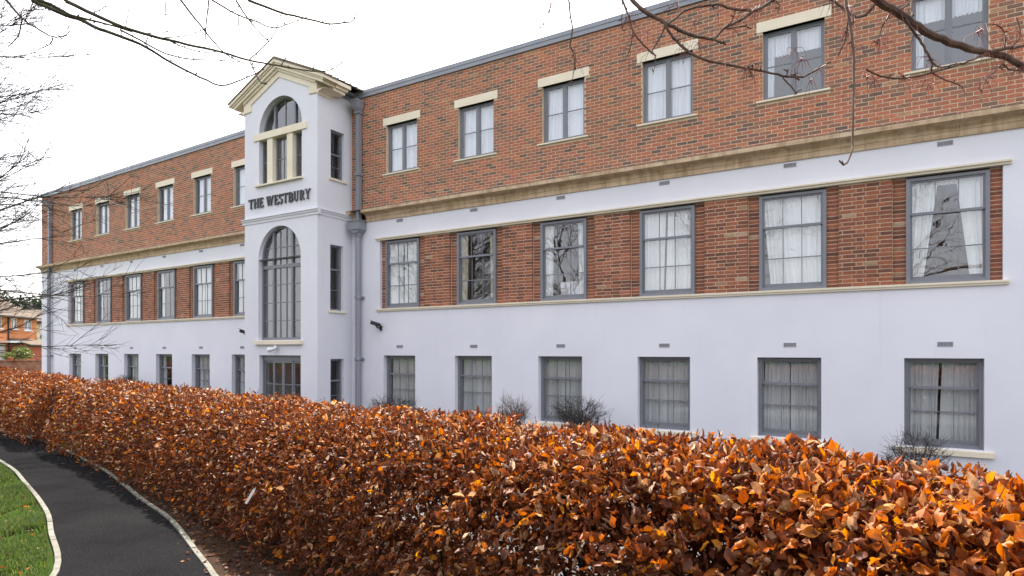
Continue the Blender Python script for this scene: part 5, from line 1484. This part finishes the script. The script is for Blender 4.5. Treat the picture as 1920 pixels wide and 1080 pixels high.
# ------------------------------------------------------------------ clipped bare shrubs against the wall
def shrub(px, py_top, Y, rad, hgt, seed, label, mat, spiky=0.0, dense=1.0):
    r = random.Random(seed)
    r_ = (px-960)/1190
    d = Vector((r_*C_+S_, C_-r_*S_, (657.5-py_top)/1190)); k = Y/d.y
    x = d.x*k; ztop_ = EYE+d.z*k; g = ground_z(x, Y)
    t = thing('bare_shrub', label, 'shrub', (x, Y, g), 'bare shrubs along the wall')
    st, tw = MB(), MB()
    cz = ztop_-hgt/2
    for s in range(9):
        an = r.uniform(0, 6.28); p0 = Vector((x+0.05*math.cos(an), Y+0.05*math.sin(an), g)); p1 = Vector((x+rad*r.uniform(.2, .7)*math.cos(an), Y+rad*.45*math.sin(an), cz+hgt*r.uniform(-.3, .1)))
        st.tube([p0, p0.lerp(p1, .5)+Vector((r.gauss(0, .03), r.gauss(0, .03), 0)), p1], [0.016, 0.012, 0.008], 5, cap=False)
        for j in range(int(17*dense)):
            # ends spread through the crown's volume
            v = Vector((r.gauss(0, 1), r.gauss(0, 1), r.gauss(0, 1))).normalized()*r.uniform(0.4, 1.0)**0.5
            e = Vector((x+v.x*rad, Y+v.y*rad*0.8, cz+v.z*hgt/2))
            if spiky: e.z += abs(r.gauss(0, spiky))
            q0 = p0.lerp(p1, r.uniform(0.45, 1.0)); m_ = q0.lerp(e, .5)+Vector((r.gauss(0, .06), r.gauss(0, .06), r.gauss(-0.03, .06)))
            tw.tube([q0, m_, e], [0.0042, 0.0032, 0.002], 3, cap=False)
            for q in range(3):
                e2 = e+Vector((r.gauss(0, .07), r.gauss(0, .07), r.gauss(0.02, .07)))
                tw.tube([m_.lerp(e, r.uniform(.3, .95)), (m_+e2)/2*.4+e2*.6, e2], [0.0024, 0.0021, 0.0016], 3, cap=False)
    st.build('stems', MAT[mat], t); tw.build('twigs', MAT[mat], t, 'stuff')
shrub(1717, 806, 12.6, 0.55, 0.75, 1, 'round dark bare shrub below the rightmost ground-floor window', 'twig_dark')
shrub(1088, 744, 12.4, 0.72, 0.55, 2, 'wide dome-shaped dark bare shrub at the third ground-floor window right of tower', 'twig_dark', dense=1.3)
shrub(962, 748, 12.3, 0.42, 0.62, 3, 'small tan bare shrub with upright twigs between second and third ground-floor windows', 'twig_tan', 0.08)
shrub(738, 742, 12.2, 0.75, 0.5, 4, 'low dark bare shrub at the ground-floor window next to the downpipe', 'twig_dark', 0.03)
shrub(232, 703, 13.3, 0.5, 0.5, 5, 'tiny bare shrub below the left wing windows, just above the hedge', 'twig_dark', 0.03)

# ------------------------------------------------------------------ houses beyond, at the left
MAT['orange'] = simple('orange_brick_face', [(0.3, (0.58, 0.20, 0.075)), (0.7, (0.68, 0.26, 0.10))], 0.9, 0.9, bump_s=0.2)
MAT['redbrick'] = simple('porch_red_brick', [(0.3, (0.36, 0.095, 0.045)), (0.7, (0.46, 0.13, 0.06))], 2, 0.9)
MAT['cream'] = simple('cream_house_render', [(0.3, (0.62, 0.60, 0.42)), (0.7, (0.70, 0.67, 0.50))], 1, 0.9)
MAT['grey_tile'] = simple('grey_brown_tiles', [(0.3, (0.10, 0.075, 0.055)), (0.7, (0.17, 0.13, 0.10))], 1.2, 0.95, spec=0.1)
MAT['wallbrick'] = simple('garden_wall_brick', [(0.3, (0.16, 0.065, 0.04)), (0.55, (0.27, 0.11, 0.065)), (0.75, (0.30, 0.20, 0.13))], 3, 0.95, bump_s=0.3)
A = Vector(cw(-38.36, 46.6)); Bp = Vector(cw(-39.35, 52.55))
ex = (Bp-A).normalized(); ey = Vector((ex.y, -ex.x, 0))
if ey.dot(Vector((0, 0, 0))-A) > 0: ey = -ey               # inwards, away from us
def fr_house(x, y, z):
    p = A+ex*x+ey*y; return (p.x, p.y, z)
HA = math.atan2(ex.y, ex.x)
LEN = (Bp-A).length; GZ = 0.40; EV = 4.72
hs_ = thing('orange_house', 'orange brick house with white windows and a porch at the left edge', 'building', fr_house(LEN/2, 0, GZ))
def hpx(px):   # position along the wall for a pixel column
    rr = (px-960)/1190; d = Vector((rr*C_+S_, C_-rr*S_, 0)); 
    M = np.array([[d.x, -ex.x], [d.y, -ex.y]]); k_, s_ = np.linalg.solve(M, [A.x, A.y]); return s_, (d*k_)
def hz(px, py):
    s_, p = hpx(px); dep = p.x*S_+p.y*C_; return EYE+(657.5-py)/1190*dep
w_ = MB(fr_house); xN = -8.0
holes = []
for (pa, pb, ya, yb) in ((21.0, 32.2, 596.5, 616.5), (45.0, 60.0, 600, 619.5), (-8, 4, 592, 615)):
    holes.append((hpx(pa)[0], hpx(pb)[0], hz((pa+pb)/2, yb), hz((pa+pb)/2, ya)))
wall_grid(w_, xN, LEN, GZ-1.2, EV, holes, 0, 0.12)
w_.add([(LEN,0,GZ-1.2),(LEN,7,GZ-1.2),(LEN,7,EV),(LEN,0,EV)], [(0,1,2,3)]); w_.add([(LEN,0,EV),(LEN,7,EV),(LEN,3.5,EV+1.9)], [(0,1,2)])
w_.add([(xN,7,GZ-1.2),(LEN,7,GZ-1.2),(LEN,7,EV),(xN,7,EV)], [(0,1,2,3)])
w_.build('wall', MAT['orange'], hs_)
rf = MB(fr_house); rf.add([(xN-.2,-0.35,EV-.12),(LEN+.25,-0.35,EV-.12),(LEN+.25,3.5,EV+1.95),(xN-.2,3.5,EV+1.95)], [(0,1,2,3)]); rf.add([(xN-.2,7.35,EV-.12),(LEN+.25,7.35,EV-.12),(LEN+.25,3.5,EV+1.95),(xN-.2,3.5,EV+1.95)], [(3,2,1,0)])
rf.build('roof', MAT['grey_tile'], hs_)
gt = MB(fr_house); gt.box(xN, LEN+.2, -0.42, -0.33, EV-.2, EV-.1); gt.tube([(hpx(14.5)[0], -0.06, GZ), (hpx(14.5)[0], -0.06, EV-.2)], 0.05, 8); gt.build('gutter', MAT['black'], hs_)
for h in holes:
    f = MB(fr_house); W = h[1]-h[0]; t_ = 0.07
    f.box(h[0], h[0]+t_, 0.03, 0.1, h[2], h[3]); f.box(h[1]-t_, h[1], 0.03, 0.1, h[2], h[3]); f.box(h[0]+t_, h[1]-t_, 0.032, 0.1, h[2], h[2]+t_); f.box(h[0]+t_, h[1]-t_, 0.032, 0.1, h[3]-t_, h[3]); f.box((h[0]+h[1])/2-0.06, (h[0]+h[1])/2+.06, 0.034, 0.1, h[2]+t_, h[3]-t_)
    f.box(h[0]-.06, h[1]+.06, -0.07, 0.02, h[2]-.09, h[2]-.005)
    fo = f.build('window', MAT['white'], hs_)
    pn = MB(fr_house); pn.add([(h[0]+t_, .07, h[2]+t_), (h[1]-t_, .07, h[2]+t_), (h[1]-t_, .07, h[3]-t_), (h[0]+t_, .07, h[3]-t_)], [(0,1,2,3)])
    po = pn.mesh('pane', MAT['glass']); o = bpy.data.objects.new('pane', po); COL.objects.link(o); o.parent = fo
    o.matrix_parent_inverse = Matrix.Translation(-Vector(hs_.location)).inverted() @ Matrix.Translation(-Vector(hs_.location))
inn = MB(fr_house); inn.box(xN+.1, LEN-.1, 1.2, 1.3, GZ, EV); inn.build('interior_wall', MAT['room'], hs_)
# porch with lean-to roof
p0_, p1_ = hpx(15.5)[0], hpx(56)[0]
pz = hz(30, 638)
po_ = MB(fr_house); po_.box(p0_, p1_, -1.3, -0.002, GZ-1.2, pz-0.35); po_.build('porch', MAT['redbrick'], hs_)
pr_ = MB(fr_house); pr_.prism_x([(-1.6, pz-0.42), (-1.6, pz-0.34), (0.0, pz+0.16), (0.0, pz+0.05)], p0_-.1, p1_+.1); pr_.build('porch_roof', MAT['grey_tile'], hs_)
pd = MB(fr_house); pd.box(hpx(58)[0], hpx(62)[0], -0.05, -0.002, GZ-.3, hz(59, 648)); pd.box(hpx(56.5)[0], hpx(66)[0], -0.5, -0.002, hz(60, 648), hz(60, 644)); pd.build('side_door', MAT['white'], hs_)
dd_ = MB(fr_house); dd_.box(hpx(-4)[0], hpx(8)[0], -0.06, -0.002, GZ-.3, hz(2, 645)); dd_.build('front_door', MAT['white'], hs_)
cn = MB(fr_house); cn.box(hpx(-6)[0], hpx(13.5)[0], -0.9, -0.002, hz(4, 642.5), hz(4, 639)); cn.build('door_canopy', MAT['white'], hs_)
ds = MB(fr_house); cdx = hpx(70)[0]
ds.tube([(LEN-.05, 0.0, hz(69, 634)), (LEN+.2, -0.25, hz(69, 633))], 0.03, 6); 
dc = Vector((LEN+.45, -0.35, hz(69, 631)))
ds.sphere(dc, 0.62, 0.14, 0.34, 14, 6); ds.build('satellite_dish', MAT['vent'], hs_)
# cream house behind, mostly hidden by the corner of the wing
ch_p = Vector(cw(-46.5, 64)); 
def fr_cream(x, y, z): return (ch_p.x+C_*x+S_*y, ch_p.y-S_*x+C_*y, z)
ch = thing('cream_house', 'cream rendered house with tiled roof half hidden behind the white building corner', 'building', fr_cream(0, 0, 0.3))
w_ = MB(fr_cream)
def cz_(py): return EYE+(657.5-py)/1190*64
wh = [(-1.45+0.15+.15, -0.15+.05, cz_(616), cz_(607)), (-1.2, 0.6, -0.2, cz_(649))]
wall_grid(w_, -6, 7, -1, cz_(600), wh, 0, .12); w_.add([(7,0,-1),(7,8,-1),(7,8,cz_(600)),(7,0,cz_(600))], [(0,1,2,3)]); w_.build('wall', MAT['cream'], ch)
for h in wh:
    f = MB(fr_cream); t_ = .12; f.box(h[0], h[0]+t_, .03, .1, h[2], h[3]); f.box(h[1]-t_, h[1], .03, .1, h[2], h[3]); f.box(h[0]+t_, h[1]-t_, .032, .1, h[3]-t_, h[3]); f.box(h[0]+t_, h[1]-t_, .032, .1, h[2], h[2]+t_)
    fo = f.build('window', MAT['white'], ch)
    q = MB(fr_cream); q.add([(h[0]+t_,.07,h[2]+t_),(h[1]-t_,.07,h[2]+t_),(h[1]-t_,.07,h[3]-t_),(h[0]+t_,.07,h[3]-t_)], [(0,1,2,3)]); o = bpy.data.objects.new('pane', q.mesh('pane', MAT['glass'])); COL.objects.link(o); o.parent = fo
rr_ = MB(fr_cream); rr_.add([(-7,-.4,cz_(602)),(8,-.4,cz_(602)),(8,4,cz_(576)),(-7,4,cz_(576))], [(0,1,2,3)]); rr_.add([(-7,8.4,cz_(602)),(8,8.4,cz_(602)),(8,4,cz_(576)),(-7,4,cz_(576))], [(3,2,1,0)])
rr_.build('roof', MAT['grey_tile'], ch)
bt_ = MB(fr_cream); bt_.box(-6.2, 7.2, -.42, -.3, cz_(602)-.25, cz_(602)-.02); bt_.build('fascia', MAT['black'], ch)
# garden wall in front of the houses
gw = thing('garden_wall', 'old red brick garden wall with worn coping below the orange house', 'wall', cw(-30, 36, 0))
g0, g1 = Vector(cw(-44, 36.5)), Vector(cw(-24.0, 36.5)); gx = (g1-g0).normalized(); gl = (g1-g0).length
def fr_gw(x, y, z): p = g0+gx*x+Vector((-gx.y, gx.x, 0))*y; return (p.x, p.y, z)
def gz(py): return EYE+(657.5-py)/1190*36.5
q = MB(fr_gw); q.box(0, gl, 0, 0.25, -0.5, gz(677.5)); q.box(16.6, gl, .02, .26, gz(677.5), gz(673.5)); q.build('brick_face', MAT['wallbrick'], gw)
x_ = 0.0
while x_ < gl:
    q = MB(fr_gw); zt = gz(677.5) if x_ < 16.6 else gz(673.5); q.box(x_, min(x_+0.9, gl)-.01, -0.04, 0.29, zt+.002, zt+0.075+random.uniform(-.01, .01)); q.build('coping_stone', MAT['wallbrick'], gw); x_ += 0.9
# low garden bush and pot on the wall
def leafy(name, label, cat, c, rx, rz, n, size, colr, seed, trunk_h=0):
    g = np.random.default_rng(seed)
    t = thing(name, label, cat, (c[0], c[1], 0))
    cl = g.normal(0, 1, (14, 3)); cl /= np.linalg.norm(cl, axis=1, keepdims=True); cl *= g.uniform(0.35, 0.85, (14, 1))
    ci = g.integers(0, 14, n); d = g.normal(0, 1, (n, 3)); d /= np.linalg.norm(d, axis=1, keepdims=True); d *= g.uniform(.5, 1, (n, 1))*0.42
    p = (cl[ci]+d)*np.array([rx, rx, rz])+np.array(c)
    F = frames_from(g.normal(0, 1, (n, 3)), g.uniform(-3, 3, n))
    cc = np.array([colr])*g.uniform(.5, 1.5, (n, 1))
    V_, F_, C2 = leaf_batch(p, F, size*g.uniform(.7, 1.3, n), g.normal(.3, .4, n), g.normal(.3, .4, n), np.zeros(n), cc, 2, 2, False)
    o = link('crown', np_mesh('crown', V_, F_, MAT['needle'], {'leaf_col': C2}), t)
    tr = MB(); tr.tube([(c[0], c[1], -0.3), (c[0], c[1], c[2]*0.5), (c[0], c[1], c[2]+rz*.3)], [rx*.09, rx*.07, rx*.03], 7); 
    for k in range(8):
        e = Vector(c)+Vector(cl[k]*np.array([rx, rx, rz])*.8); tr.tube([(c[0], c[1], c[2]-rz*.5), tuple(Vector((c[0], c[1], c[2]-rz*.5)).lerp(e, .55)), tuple(e)], [rx*.035, rx*.025, rx*.01], 5, cap=False)
    tr.build('trunk' if trunk_h else 'stems', MAT['bark_brown'], t)
    return t
leafy('garden_bush', 'leafy green garden bush in front of the orange house porch', 'bush', cw(-31.6, 40.5, gz(668)), 1.0, 0.55, 900, 0.16, (0.16, 0.20, 0.04), 31)
fp = thing('flower_pot', 'terracotta flower pot on the garden wall by the bush', 'pot', cw(-30.6, 38, gz(676)))
q = MB(); cx, cy, _ = cw(-28.75, 36.4); z0 = gz(677); q.tube([(cx, cy, z0), (cx, cy, z0+.16), (cx, cy, z0+.17), (cx, cy, z0+.22)], [.09, .12, .14, .14], 12); q.build('pot', MAT['redbrick'], fp)
for k_ in range(9):  # row of unseen bushes, added to shade the hedge face and path
    tq = -15.5+k_*3.1
    c_ = cw(-2.7+tq*.7071+random.uniform(-.3, .3), -2.9-tq*.7071+random.uniform(-.3, .3), 2.3)
    leafy('added_shade_bush', f'evergreen bush added unseen behind the camera to shade the hedge, {["first","second","third","fourth","fifth","sixth","seventh","eighth","ninth"][k_]} from the left', 'bush', c_, 1.75, 2.3+random.uniform(-.2, .2), 2600, 0.17, (0.04, 0.062, 0.022), 70+k_, 1)['group'] = 'evergreen bushes added for shade'
leafy('evergreen_tree', 'dark evergreen tree rising behind the orange house roof', 'tree', cw(-70, 88, 6.2), 7.5, 5.5, 9000, 0.55, (0.028, 0.045, 0.022), 32, 1)
leafy('evergreen_tree', 'second dark evergreen crown farther right behind the house roofs', 'tree', cw(-76, 103, 6.0), 5.0, 4.6, 5000, 0.55, (0.045, 0.06, 0.03), 33, 1)
x, y, _ = cw(-66, 92); bare_tree(x, y, 11, 0.2, 'faint bare tree behind the roofs left of the white building', 51, 'bark_brown', (12, 9, 7), (0.1, 0), 3)
